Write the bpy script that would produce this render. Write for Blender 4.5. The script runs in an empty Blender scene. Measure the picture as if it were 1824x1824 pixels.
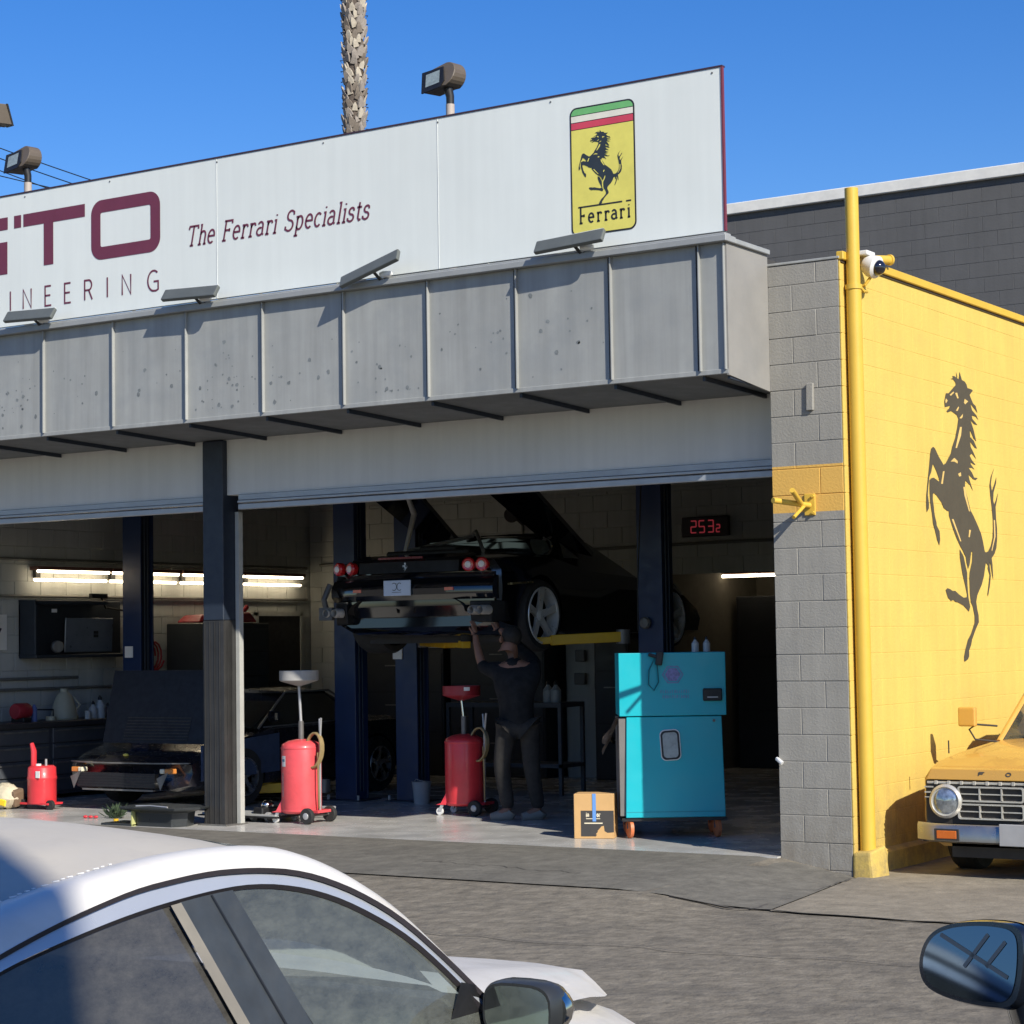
import bpy, bmesh, math, random
from mathutils import Vector, Matrix, Euler
from mathutils.geometry import tessellate_polygon
PI = math.pi
random.seed(7)
S = bpy.context.scene
COL = S.collection
# ---------------------------------------------------------------- camera
cd = bpy.data.cameras.new("camera"); cam = bpy.data.objects.new("camera", cd); COL.objects.link(cam)
cd.sensor_width = 36; cd.lens = 73.42; cd.clip_start = 0.1; cd.clip_end = 2000
_r, _d, _f = (Vector(v) for v in ((0.8388069431, 0.5442047577, -0.0156235044), (-0.0465887171, 0.0431583379, -0.9979813873), (-0.5424319346, 0.8378415958, 0.0615553150)))
M3 = Matrix((_r, -_d, -_f)).transposed()
cam.matrix_world = Matrix.Translation(Vector((6.447404, -14.602188, 1.765))) @ M3.to_4x4()
S.camera = cam
# ---------------------------------------------------------------- sky, sun, exposure
SUN = Vector((0.902, -0.432, 0.668)).normalized()
EL = math.asin(SUN.z); ROT = math.atan2(SUN.x, SUN.y)
w = bpy.data.worlds.new("World"); S.world = w; w.use_nodes = True
nt = w.node_tree; nt.nodes.clear()
sky = nt.nodes.new("ShaderNodeTexSky"); sky.sky_type = 'NISHITA'; sky.sun_disc = False
sky.sun_elevation = EL; sky.sun_rotation = ROT; sky.altitude = 100; sky.air_density = 1.0
sky.dust_density = 0.35; sky.ozone_density = 3.5
bg = nt.nodes.new("ShaderNodeBackground"); bg.inputs[1].default_value = 0.13
wo = nt.nodes.new("ShaderNodeOutputWorld")
hs = nt.nodes.new('ShaderNodeHueSaturation'); hs.inputs['Saturation'].default_value = 1.36; hs.inputs['Value'].default_value = 0.82; hs.inputs['Hue'].default_value = 0.515
nt.links.new(sky.outputs[0], hs.inputs['Color']); nt.links.new(hs.outputs[0], bg.inputs[0]); nt.links.new(bg.outputs[0], wo.inputs[0])
ld = bpy.data.lights.new("sun", 'SUN'); ld.energy = 4.6; ld.angle = math.radians(0.55); ld.color = (1.0, 0.945, 0.84)
sun = bpy.data.objects.new("sun", ld); COL.objects.link(sun)
sun.rotation_euler = SUN.to_track_quat('Z', 'Y').to_euler(); sun.location = (30, -14, 25)
S.view_settings.view_transform = 'Standard'; S.view_settings.look = 'None'
S.view_settings.exposure = 0.42; S.view_settings.gamma = 1; S.view_settings.use_curve_mapping = False
# ---------------------------------------------------------------- materials
MC = {}
def mat(name, col, rough=0.6, metal=0.0, var=0.08, scale=6.0, bump=0.0, bscale=60.0, spec=0.5, coat=0.0,
        stain=None, sscale=2.0, samt=0.0, streak=0.0, rvar=0.1, bdist=0.01, grime=0.0):
    if name in MC: return MC[name]
    m = bpy.data.materials.new(name); m.use_nodes = True; MC[name] = m
    n = m.node_tree.nodes; l = m.node_tree.links; b = n["Principled BSDF"]
    b.inputs["Roughness"].default_value = rough; b.inputs["Metallic"].default_value = metal
    b.inputs["Specular IOR Level"].default_value = spec; b.inputs["Coat Weight"].default_value = coat
    b.inputs["Coat Roughness"].default_value = 0.08
    g = n.new("ShaderNodeNewGeometry")
    def noise(sc, det=4, vec=None, rg=0.6):
        t = n.new("ShaderNodeTexNoise"); t.inputs["Scale"].default_value = sc; t.inputs["Detail"].default_value = det
        t.inputs["Roughness"].default_value = rg
        l.new(vec or g.outputs["Position"], t.inputs["Vector"]); return t.outputs["Fac"]
    def mr(src, a, b_, c, d):
        r = n.new("ShaderNodeMapRange"); l.new(src, r.inputs[0])
        for i, v in enumerate((a, b_, c, d)): r.inputs[i + 1].default_value = v
        return r.outputs[0]
    f = mr(noise(scale), 0.3, 0.7, 1 - var, 1 + var)
    if streak:
        mp = n.new("ShaderNodeMapping"); mp.inputs["Scale"].default_value = (7, 7, 0.35)
        l.new(g.outputs["Position"], mp.inputs[0])
        f2 = mr(noise(1.5, 3, mp.outputs[0]), 0.35, 0.65, 1 - streak, 1 + streak * 0.5)
        mu = n.new("ShaderNodeMath"); mu.operation = 'MULTIPLY'; l.new(f, mu.inputs[0]); l.new(f2, mu.inputs[1]); f = mu.outputs[0]
    v = n.new("ShaderNodeVectorMath"); v.operation = 'SCALE'; v.inputs[0].default_value = col[:3]; l.new(f, v.inputs["Scale"])
    c = v.outputs[0]
    if samt:
        mx = n.new("ShaderNodeMix"); mx.data_type = 'RGBA'; l.new(mr(noise(sscale, 8), 0.5, 0.7, 0, samt), mx.inputs[0])
        l.new(c, mx.inputs[6]); mx.inputs[7].default_value = (*stain, 1); c = mx.outputs[2]
    if grime:   # splashed dirt and scuffs that build up along the foot of a wall
        sp = n.new("ShaderNodeSeparateXYZ"); l.new(g.outputs["Position"], sp.inputs[0])
        m1 = n.new("ShaderNodeMath"); m1.operation = 'MULTIPLY'; l.new(mr(sp.outputs[2], 0.02, 0.75, 1, 0), m1.inputs[0]); l.new(mr(noise(5, 8, None, 0.75), 0.35, 0.65, 0, grime), m1.inputs[1])
        mx = n.new("ShaderNodeMix"); mx.data_type = 'RGBA'; l.new(m1.outputs[0], mx.inputs[0]); l.new(c, mx.inputs[6]); mx.inputs[7].default_value = (0.16, 0.13, 0.09, 1); c = mx.outputs[2]
    l.new(c, b.inputs["Base Color"])
    if rvar: l.new(mr(noise(scale * 2.3), 0.3, 0.7, max(0.02, rough - rvar), min(1, rough + rvar)), b.inputs["Roughness"])
    if bump:
        bp = n.new("ShaderNodeBump"); bp.inputs["Strength"].default_value = bump; bp.inputs["Distance"].default_value = bdist
        l.new(noise(bscale, 5), bp.inputs["Height"]); l.new(bp.outputs[0], b.inputs["Normal"])
    return m
def emis(name, col, st):
    if name in MC: return MC[name]
    m = bpy.data.materials.new(name); m.use_nodes = True; MC[name] = m
    b = m.node_tree.nodes["Principled BSDF"]; b.inputs["Base Color"].default_value = (*col, 1)
    b.inputs["Emission Color"].default_value = (*col, 1); b.inputs["Emission Strength"].default_value = st
    return m
def glass(name, tint, refl=0.12, dust=0.15, dustcol=(0.45, 0.47, 0.42)):
    if name in MC: return MC[name]
    m = bpy.data.materials.new(name); m.use_nodes = True; MC[name] = m
    n = m.node_tree.nodes; l = m.node_tree.links; n.clear()
    o = n.new("ShaderNodeOutputMaterial"); t = n.new("ShaderNodeBsdfTransparent"); t.inputs[0].default_value = (*tint, 1)
    gl = n.new("ShaderNodeBsdfGlossy"); gl.inputs["Roughness"].default_value = 0.06; gl.inputs[0].default_value = (0.9, 0.95, 1, 1)
    fr = n.new("ShaderNodeFresnel"); fr.inputs[0].default_value = 1.5
    ad = n.new("ShaderNodeMath"); ad.operation = 'ADD'; ad.inputs[1].default_value = refl; l.new(fr.outputs[0], ad.inputs[0])
    m1 = n.new("ShaderNodeMixShader"); l.new(ad.outputs[0], m1.inputs[0]); l.new(t.outputs[0], m1.inputs[1]); l.new(gl.outputs[0], m1.inputs[2])
    d = n.new("ShaderNodeBsdfDiffuse"); d.inputs[0].default_value = (*dustcol, 1)
    no = n.new("ShaderNodeTexNoise"); no.inputs["Scale"].default_value = 9; no.inputs["Detail"].default_value = 13; no.inputs["Roughness"].default_value = 0.82
    g = n.new("ShaderNodeNewGeometry"); mp = n.new("ShaderNodeMapping"); mp.inputs["Scale"].default_value = (1, 1, 2.2)
    l.new(g.outputs["Position"], mp.inputs[0]); l.new(mp.outputs[0], no.inputs["Vector"])
    r = n.new("ShaderNodeMapRange"); l.new(no.outputs[0], r.inputs[0])
    for i, v in enumerate((0.3, 0.75, dust * 0.4, dust * 1.5)): r.inputs[i + 1].default_value = v
    m2 = n.new("ShaderNodeMixShader"); l.new(r.outputs[0], m2.inputs[0]); l.new(m1.outputs[0], m2.inputs[1]); l.new(d.outputs[0], m2.inputs[2])
    l.new(m2.outputs[0], o.inputs[0]); return m
# ---------------------------------------------------------------- objects
def tag(o, label=None, cat=None, group=None, kind=None):
    if label: o["label"] = label
    if cat: o["category"] = cat
    if group: o["group"] = group
    if kind: o["kind"] = kind
    return o
def thing(name, label, cat, loc=(0, 0, 0), rz=0.0, group=None):
    o = bpy.data.objects.new(name, None); COL.objects.link(o); o.location = loc; o.rotation_euler = (0, 0, rz)
    o.empty_display_size = 0.2
    return tag(o, label, cat, group)
def copy_tree(o, parent=None):
    c = o.copy(); COL.objects.link(c)
    if parent: c.parent = parent
    for ch in list(o.children): copy_tree(ch, c)
    return c
def frame(n, up=Vector((0, 0, 1))):
    n = Vector(n).normalized()
    if abs(n.dot(up)) > 0.98: up = Vector((0, 1, 0))
    u = up.cross(n).normalized(); return u, n.cross(u)
class MB:
    def __init__(s): s.b = bmesh.new()
    def face(s, pts):
        vs = [s.b.verts.new(p) for p in pts]
        try: s.b.faces.new(vs)
        except ValueError: pass
        return s
    def box(s, x0, y0, z0, x1, y1, z1):
        r = bmesh.ops.create_cube(s.b, size=1)
        m = Matrix.Translation(((x0 + x1) / 2, (y0 + y1) / 2, (z0 + z1) / 2)) @ Matrix.Diagonal((abs(x1 - x0), abs(y1 - y0), abs(z1 - z0), 1))
        bmesh.ops.transform(s.b, matrix=m, verts=r['verts']); return s
    def obb(s, c, size, rot=(0, 0, 0)):
        r = bmesh.ops.create_cube(s.b, size=1)
        m = Matrix.Translation(c) @ Euler(rot).to_matrix().to_4x4() @ Matrix.Diagonal((*size, 1))
        bmesh.ops.transform(s.b, matrix=m, verts=r['verts']); return s
    def beam(s, p0, p1, wd, ht, up=(0, 0, 1)):
        p0 = Vector(p0); p1 = Vector(p1); d = (p1 - p0); n = d.normalized(); up = Vector(up)
        if abs(n.dot(up)) > 0.98: up = Vector((0, 1, 0))
        u = n.cross(up).normalized() * wd / 2; v = u.normalized().cross(n).normalized() * ht / 2
        a = [[s.b.verts.new(p + u * i + v * j) for i, j in ((-1, -1), (1, -1), (1, 1), (-1, 1))] for p in (p0, p1)]
        for k in range(4): s.b.faces.new((a[0][k], a[0][(k + 1) % 4], a[1][(k + 1) % 4], a[1][k]))
        s.b.faces.new(a[0][::-1]); s.b.faces.new(a[1]); return s
    def rings(s, rings, close=True, caps=True):
        R = [[s.b.verts.new(p) for p in r] for r in rings]; n = len(R[0])
        for a, c in zip(R, R[1:]):
            for k in range(n if close else n - 1):
                try: s.b.faces.new((a[k], a[(k + 1) % n], c[(k + 1) % n], c[k]))
                except ValueError: pass
        if caps and close:
            for r in (R[0][::-1], R[-1]):
                try: s.b.faces.new(r)
                except ValueError: pass
        return s
    def tube(s, pts, r, n=8, caps=True):
        pts = [Vector(p) for p in pts]; rs = r if isinstance(r, (list, tuple)) else [r] * len(pts); out = []; u = None
        for i, p in enumerate(pts):
            d = (pts[min(i + 1, len(pts) - 1)] - pts[max(i - 1, 0)]).normalized()
            if u is None: u, v = frame(d)
            u = (u - d * u.dot(d)).normalized(); v = d.cross(u)
            out.append([p + (u * math.cos(2 * PI * k / n) + v * math.sin(2 * PI * k / n)) * rs[i] for k in range(n)])
        return s.rings(out, True, caps)
    def lathe(s, prof, c=(0, 0, 0), ax=(0, 0, 1), n=24, caps=True):
        c = Vector(c); a = Vector(ax).normalized(); u, v = frame(a)
        return s.rings([[c + a * z + (u * math.cos(2 * PI * k / n) + v * math.sin(2 * PI * k / n)) * max(r, 1e-4) for k in range(n)] for r, z in prof], True, caps)
    def sphere(s, c, r, sc=(1, 1, 1), seg=12):
        q = bmesh.ops.create_uvsphere(s.b, u_segments=seg, v_segments=max(6, seg * 2 // 3), radius=r)
        bmesh.ops.transform(s.b, matrix=Matrix.Translation(c) @ Matrix.Diagonal((*sc, 1)), verts=q['verts']); return s
    def poly(s, pts2, o, u, v, th=0.0):
        o = Vector(o); u = Vector(u); v = Vector(v); nn = u.cross(v).normalized()
        P = [Vector((a, b, 0)) for a, b in pts2]; vs = [s.b.verts.new(o + u * a + v * b) for a, b in pts2]
        for t in tessellate_polygon([P]):
            try: s.b.faces.new([vs[i] for i in t])
            except ValueError: pass
        if th:
            k = len(vs); ws = [s.b.verts.new(x.co - nn * th) for x in vs]
            for i in range(k):
                try: s.b.faces.new((vs[i], ws[i], ws[(i + 1) % k], vs[(i + 1) % k]))
                except ValueError: pass
        return s
    def build(s, name, m, parent=None, world=False, smooth=False, bevel=0.0, seg=1, sharp=35):
        b = s.b
        bmesh.ops.remove_doubles(b, verts=b.verts, dist=1e-6)
        bmesh.ops.recalc_face_normals(b, faces=b.faces)
        if bevel:
            es = [e for e in b.edges if len(e.link_faces) == 2 and e.calc_face_angle(0) > math.radians(30)]
            bmesh.ops.bevel(b, geom=es, offset=bevel, segments=seg, affect='EDGES', profile=0.6, clamp_overlap=True)
        if world and parent is not None: bmesh.ops.translate(b, vec=-Vector(parent.location), verts=b.verts)
        me = bpy.data.meshes.new(name)
        if smooth:
            for f in b.faces: f.smooth = True
            for e in b.edges:
                if len(e.link_faces) == 2 and e.calc_face_angle(0) > math.radians(sharp): e.smooth = False
        b.to_mesh(me); b.free()
        me.materials.append(m)
        o = bpy.data.objects.new(name, me); COL.objects.link(o)
        if parent is not None: o.parent = parent
        return o
def inst(o, parent, loc=(0, 0, 0), rot=(0, 0, 0)):
    c = o.copy(); COL.objects.link(c); c.parent = parent; c.location = loc; c.rotation_euler = rot; return c
def rrect(x0, z0, x1, z1, r, n=5):
    P = []
    for cx, cz, a in ((x1 - r, z0 + r, -90), (x1 - r, z1 - r, 0), (x0 + r, z1 - r, 90), (x0 + r, z0 + r, 180)):
        for k in range(n + 1):
            t = math.radians(a + 90 * k / n); P.append((cx + r * math.cos(t), cz + r * math.sin(t)))
    return P
BCACHE = {}
def block_mesh(L, H, D, m, j=0.007, bev=0.004):
    key = (round(L, 3), round(H, 3), round(D, 3), m.name, j, bev)
    if key not in BCACHE:
        b = bmesh.new(); bmesh.ops.create_cube(b, size=1)
        bmesh.ops.transform(b, matrix=Matrix.Translation((L / 2, D / 2, H / 2)) @ Matrix.Diagonal((L - j, D, H - j, 1)), verts=b.verts)
        es = [e for e in b.edges if all(v.co.y < 1e-4 for v in e.verts)]
        bmesh.ops.bevel(b, geom=es, offset=bev, segments=1, affect='EDGES')
        me = bpy.data.meshes.new("block"); b.to_mesh(me); b.free(); me.materials.append(m); BCACHE[key] = me
    return BCACHE[key]
def blocks(parent, org, ang, ulen, z0, z1, m, D=0.09, BL=0.4064, BH=0.2032, u0=0.0, first=0, cut=0.0, jit=0.0012, zbase=0.0, j=0.007, bev=0.004):
    """running-bond courses; local x runs along the wall, outward face is local -y"""
    rot = Matrix.Rotation(ang, 3, 'Z'); org = Vector(org); k = int(round((z0 - zbase) / BH)); z = zbase + k * BH; n = 0
    while z < z1 - 0.02:
        h = min(BH, z1 - z); u = u0 - (BL / 2 if (k + first) % 2 else 0.0)
        while u < ulen - 0.01:
            a = max(u, u0); e = min(u + BL, ulen)
            if e - a > 0.03:
                o = bpy.data.objects.new("block", block_mesh(e - a, h, D, m, j, bev)); COL.objects.link(o); o.parent = parent
                p = org + rot @ Vector((a, random.uniform(-jit, jit), z)); o.location = p - Vector(parent.location)
                o.rotation_euler = (0, 0, ang); n += 1
            u += BL
        z += BH; k += 1
    return n
# ---------------------------------------------------------------- stroke lettering
def arc(cx, cy, rx, ry, a0, a1, n=10):
    return [(cx + rx * math.cos(math.radians(a0 + (a1 - a0) * k / n)), cy + ry * math.sin(math.radians(a0 + (a1 - a0) * k / n))) for k in range(n + 1)]
GL = {
 'E': (0.5, [[(0.45, 1), (0, 1), (0, 0), (0.47, 0)], [(0, .52), (0.4, .52)]]),
 'N': (0.66, [[(0, 0), (0, 1), (0.62, 0), (0.62, 1)]]),
 'I': (0.1, [[(0, 0), (0, 1)]]),
 'R': (0.6, [[(0, 0), (0, 1), (0.3, 1)] + arc(0.3, 0.75, 0.22, 0.25, 90, -90, 8) + [(0, .5)], [(0.3, .5), (0.56, 0)]]),
 'G': (0.75, [arc(0.42, 0.5, 0.42, 0.5, 50, 270, 14) + [(0.6, 0), (0.74, 0.06), (0.74, 0.46), (0.42, 0.46)]]),
 'O': (0.8, [arc(0.4, 0.5, 0.4, 0.5, 0, 360, 20)]),
 'D': (0.7, [[(0, 0), (0, 1), (0.3, 1)] + arc(0.3, 0.5, 0.36, 0.5, 90, -90, 12) + [(0, 0)]]),
 # serif set
 'T': (0.62, [[(0.31, 0), (0.31, 1)], [(0, 0.84), (0.03, 1), (0.59, 1), (0.62, 0.84)], [(0.2, 0), (0.42, 0)]]),
 'F': (0.55, [[(0.1, 0), (0.1, 1)], [(0, 1), (0.5, 1), (0.52, .84)], [(0.1, .52), (0.38, .52)], [(0.38, .44), (0.38, .6)], [(0, 0), (0.24, 0)]]),
 'S': (0.5, [[(0.44, .78), (0.42, .92)] + arc(0.25, 0.76, 0.2, 0.24, 60, 250, 10) + arc(0.22, 0.26, 0.23, 0.26, 65, -120, 10) + [(0.0, .1), (0.0, .24)]]),
 'h': (0.5, [[(0.02, 1), (0.1, 1), (0.1, 0)], arc(0.26, 0.45, 0.16, 0.22, 170, 0, 8) + [(0.42, 0.0)], [(0, 0), (0.2, 0)], [(0.34, 0), (0.52, 0)]]),
 'e': (0.44, [[(0.03, .36), (0.4, .36)] + arc(0.21, 0.36, 0.19, 0.31, 5, 180, 9) + arc(0.22, 0.33, 0.2, 0.33, 180, 310, 8)]),
 'r': (0.38, [[(0, .64), (0.1, .64), (0.1, 0)], arc(0.25, 0.42, 0.15, 0.23, 175, 60, 7) + [(0.36, .52)], [(0, 0), (0.22, 0)]]),
 'a': (0.46, [arc(0.19, 0.47, 0.16, 0.2, 150, 10, 7) + [(0.36, 0.08), (0.44, 0.0)], arc(0.19, 0.19, 0.18, 0.19, 60, 320, 12)]),
 'i': (0.2, [[(0, .64), (0.1, .64), (0.1, 0)], [(0, 0), (0.2, 0)], [(0.1, .86), (0.1, .93)]]),
 'p': (0.5, [[(0, .64), (0.1, .64), (0.1, -.3)], arc(0.24, 0.33, 0.19, 0.33, 150, -150, 14), [(0, -.3), (0.22, -.3)]]),
 'c': (0.42, [arc(0.22, 0.33, 0.19, 0.33, 45, 315, 12)]),
 'l': (0.2, [[(0, 1), (0.1, 1), (0.1, 0)], [(0, 0), (0.2, 0)]]),
 't': (0.3, [[(0.12, .88), (0.12, .12), (0.2, 0), (0.3, .04)], [(0, .64), (0.28, .64)]]),
 's': (0.38, [[(0.32, .5), (0.3, .6)] + arc(0.19, 0.5, 0.15, 0.16, 60, 250, 8) + arc(0.17, 0.17, 0.17, 0.17, 65, -120, 8) + [(0, .08), (0, .18)]]),
 'n': (0.5, [[(0, .64), (0.1, .64), (0.1, 0)], arc(0.26, 0.45, 0.16, 0.2, 170, 0, 8) + [(0.42, 0.0)]]),
 'o': (0.46, [arc(0.22, 0.33, 0.2, 0.33, 0, 360, 14)]),
}
def strokes(mb, paths, o, u, v, w, x0=0.0, y0=0.0, sx=1.0, sy=1.0, shear=0.0):
    o = Vector(o); u = Vector(u); v = Vector(v)
    for path in paths:
        P = [Vector((x0 + p[0] * sx + shear * p[1] * sy, y0 + p[1] * sy)) for p in path]; L = []; Rr = []
        closed = (P[0] - P[-1]).length < 1e-5
        for i, p in enumerate(P):
            a = P[i - 1] if i > 0 else (P[-2] if closed else None); c = P[i + 1] if i < len(P) - 1 else (P[1] if closed else None)
            ds = []
            if a is not None and (p - a).length > 1e-7: ds.append((p - a).normalized())
            if c is not None and (c - p).length > 1e-7: ds.append((c - p).normalized())
            d = sum(ds, Vector((0, 0))); d = d.normalized() if d.length > 1e-6 else ds[0]
            nrm = Vector((-d.y, d.x)); k = 1.0
            if len(ds) == 2: k = min(1.6, 1 / max(0.5, nrm.dot(Vector((-ds[0].y, ds[0].x)))))
            L.append(p + nrm * w / 2 * k); Rr.append(p - nrm * w / 2 * k)
        for i in range(len(P) - 1):
            mb.face([o + u * q.x + v * q.y for q in (L[i], Rr[i], Rr[i + 1], L[i + 1])])
def text(mb, s, o, u, v, h, w, track=0.15, sx=0.8, shear=0.0, pos=None, space=0.35):
    x = 0.0
    for i, ch in enumerate(s):
        if ch == ' ': x += space * h; continue
        wd, paths = GL[ch]
        strokes(mb, paths, o, u, v, w, x if pos is None else pos[i], 0.0, h * sx, h, shear)
        x += (wd * sx + track) * h
    return x

def cut(o, cyls, liner=None):
    """cut round openings (centre, axis, radius, half length) out of a closed mesh and bake the result"""
    for c, ax, r, hl in cyls:
        b = MB().lathe([(r, -hl), (r, hl)], c, ax, 40); t = b.build("cutter_tmp", o.data.materials[0]); t.parent = o.parent
        md = o.modifiers.new("b", 'BOOLEAN'); md.operation = 'DIFFERENCE'; md.solver = 'EXACT'; md.object = t
        bpy.context.view_layer.update(); dg = bpy.context.evaluated_depsgraph_get()
        me = bpy.data.meshes.new_from_object(o.evaluated_get(dg)); o.modifiers.remove(md); o.data = me
        bpy.data.objects.remove(t)
    return o
# ================================================================ palette
ASPH = mat("asphalt", (0.19, 0.168, 0.132), 0.93, var=0.26, scale=7, bump=0.8, bscale=10, bdist=0.03, stain=(0.085, 0.08, 0.072), sscale=1.6, samt=0.55, spec=0.2)
CONC = mat("driveway", (0.25, 0.22, 0.17), 0.92, var=0.18, scale=6, bump=0.7, bscale=13, bdist=0.02, stain=(0.15, 0.135, 0.11), sscale=1.1, samt=0.45, spec=0.2)
APRON = mat("apron", (0.155, 0.145, 0.122), 0.9, var=0.2, scale=7.0, bump=0.7, bscale=12, bdist=0.02, stain=(0.09, 0.085, 0.075), sscale=1.3, samt=0.5, spec=0.2)
SLAB = mat("epoxy_floor", (0.50, 0.49, 0.46), 0.25, var=0.08, scale=1.2, bump=0.04, bscale=30, stain=(0.40, 0.39, 0.36), sscale=1.5, samt=0.4)
GREY = mat("grey_block_paint", (0.285, 0.272, 0.24), 0.85, var=0.05, scale=3, bump=0.35, bscale=55, stain=(0.22, 0.215, 0.20), sscale=2.6, samt=0.45, streak=0.07, grime=0.6)
YEL = mat("yellow_wall_paint", (0.64, 0.455, 0.10), 0.8, var=0.05, scale=1.5, bump=0.4, bscale=40, streak=0.04, stain=(0.54, 0.37, 0.10), sscale=3.5, samt=0.3, grime=0.75)
YELP = mat("yellow_gloss_paint", (0.64, 0.41, 0.05), 0.5, var=0.04, scale=4, bump=0.05)
DARKB = mat("charcoal_block_paint", (0.10, 0.099, 0.098), 0.85, var=0.07, scale=2, bump=0.3, bscale=45, streak=0.06)
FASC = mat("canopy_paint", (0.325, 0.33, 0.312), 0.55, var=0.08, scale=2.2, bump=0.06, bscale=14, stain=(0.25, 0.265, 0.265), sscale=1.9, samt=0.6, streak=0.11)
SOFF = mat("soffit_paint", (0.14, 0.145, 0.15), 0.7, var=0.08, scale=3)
HEAD = mat("header_paint", (0.70, 0.69, 0.66), 0.7, var=0.05, scale=1.2, streak=0.04)
SIGNW = mat("sign_white", (0.735, 0.765, 0.72), 0.5, var=0.03, scale=0.9, streak=0.025)
MAROON = mat("sign_maroon", (0.15, 0.03, 0.06), 0.6, var=0.05)
NAVY = mat("navy_steel", (0.018, 0.026, 0.042), 0.5, var=0.1)
BLUE = mat("lift_blue", (0.007, 0.022, 0.075), 0.4, var=0.12, scale=4)
STEEL = mat("brushed_steel", (0.17, 0.165, 0.155), 0.45, metal=0.35, var=0.12, scale=5, streak=0.25)
GALV = mat("galvanised", (0.42, 0.42, 0.42), 0.45, metal=0.4, var=0.08)
ALU = mat("aluminium_track", (0.4, 0.42, 0.45), 0.4, metal=0.3, var=0.06)
BLK = mat("black_plastic", (0.012, 0.012, 0.013), 0.5, var=0.1)
BLKP = mat("black_car_paint", (0.004, 0.005, 0.008), 0.12, var=0.0, rvar=0, coat=1.0)
RUB = mat("rubber", (0.02, 0.02, 0.02), 0.85, var=0.15, bump=0.2)
RED = mat("red_paint", (0.62, 0.035, 0.045), 0.4, var=0.07, scale=8, coat=0.2)
DRED = mat("dark_red_paint", (0.3, 0.02, 0.03), 0.45, var=0.1)
WHITE = mat("white_plastic", (0.7, 0.7, 0.68), 0.4, var=0.03)
CHROME = mat("chrome", (0.62, 0.62, 0.6), 0.14, metal=1.0, var=0.04, rvar=0.05)
LYEL = mat("lift_yellow", (0.6, 0.36, 0.01), 0.5, var=0.1)
INW = mat("interior_wall", (0.40, 0.41, 0.395), 0.85, var=0.06, scale=2, bump=0.2, bscale=50, streak=0.07)
IND = mat("interior_dark", (0.05, 0.048, 0.045), 0.85, var=0.1)
TEAL = mat("teal_paint", (0.004, 0.41, 0.48), 0.42, var=0.03, scale=3, coat=0.15)
TAN = mat("pale_panel", (0.5, 0.48, 0.42), 0.6)
CARD = mat("cardboard", (0.56, 0.34, 0.14), 0.85, var=0.06)
TREEM = mat("palm_bark", (0.27, 0.22, 0.175), 0.95, var=0.3, scale=14, bump=0.5, bscale=40)
# ================================================================ ground
def gz(x, y):
    b = 0.083 if x <= -0.61 else (-0.04 if x >= 0 else 0.083 - 0.123 * (x + 0.61) / 0.61)
    if x > 0: b = -0.04 - 0.02 * min(1, x / 3)
    if y >= 0: return b if x <= 0 else b - 0.04 * min(1, y / 3)
    t = min(1.0, -y / 5.0); t = t * t * (3 - 2 * t)
    return b * (1 - t)
def sheet(name, xs, ys, m, dz=0.0, keep=None, kind="structure"):
    mb = MB(); V = {}
    for i, x in enumerate(xs):
        for j, y in enumerate(ys): V[i, j] = mb.b.verts.new((x, y, gz(x, y) + dz))
    for i in range(len(xs) - 1):
        for j in range(len(ys) - 1):
            if keep and not keep((xs[i] + xs[i + 1]) / 2, (ys[j] + ys[j + 1]) / 2): continue
            mb.b.faces.new((V[i, j], V[i + 1, j], V[i + 1, j + 1], V[i, j + 1]))
    o = mb.build(name, m, smooth=True); tag(o, kind=kind); return o
def lin(a, b, n): return [a + (b - a) * k / n for k in range(n + 1)]
gx = [-800, -200, -60, -30] + lin(-20, -1, 19) + lin(-0.61, 0, 4)[:-1] + [0.0] + lin(0.5, 9, 17) + [15, 40, 200, 800]
gy = [-400, -100, -40] + lin(-20, -6, 7) + lin(-5.6, -0.4, 13) + [-0.06, 0.0] + lin(1, 12, 11) + [30, 60, 200, 900]
sheet("ground", gx, gy, ASPH, -0.004)
# yard in front of the alley, lighter concrete
mb = MB()
for j in range(24):
    y0 = -2.15 + j * 0.6; y1 = y0 + 0.6
    for i in range(18):
        def X(t, y): return (0.012 - 0.155 * min(0, y)) + t * 9.0
        q = [(X(i / 18, y0), y0), (X((i + 1) / 18, y0), y0), (X((i + 1) / 18, y1), y1), (X(i / 18, y1), y1)]
        mb.face([(x, y, gz(x, y) + 0.006) for x, y in q])
tag(mb.build("driveway", CONC, smooth=True), kind="structure")
mb = MB()
for j in range(6):
    y0 = -2.1 + j * 0.34; y1 = y0 + 0.34
    for i in range(30):
        def X(t, y): return -11.4 + t * (11.4 - 0.004 - 0.155 * min(0, y))
        q = [(X(i / 30, y0), y0), (X((i + 1) / 30, y0), y0), (X((i + 1) / 30, y1), y1), (X(i / 30, y1), y1)]
        mb.face([(x, y, gz(x, y) + 0.006) for x, y in q])
tag(mb.build("apron", APRON, smooth=True), kind="structure")
mb = MB()
def crack(pts, w):
    for a, b in zip(pts, pts[1:]):
        d = Vector((b[0] - a[0], b[1] - a[1])).normalized(); nx, ny = -d.y * w, d.x * w
        mb.face([(a[0] - nx, a[1] - ny, gz(*a) + 0.009), (b[0] - nx, b[1] - ny, gz(*b) + 0.009), (b[0] + nx, b[1] + ny, gz(*b) + 0.009), (a[0] + nx, a[1] + ny, gz(*a) + 0.009)])
random.seed(3)
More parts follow.
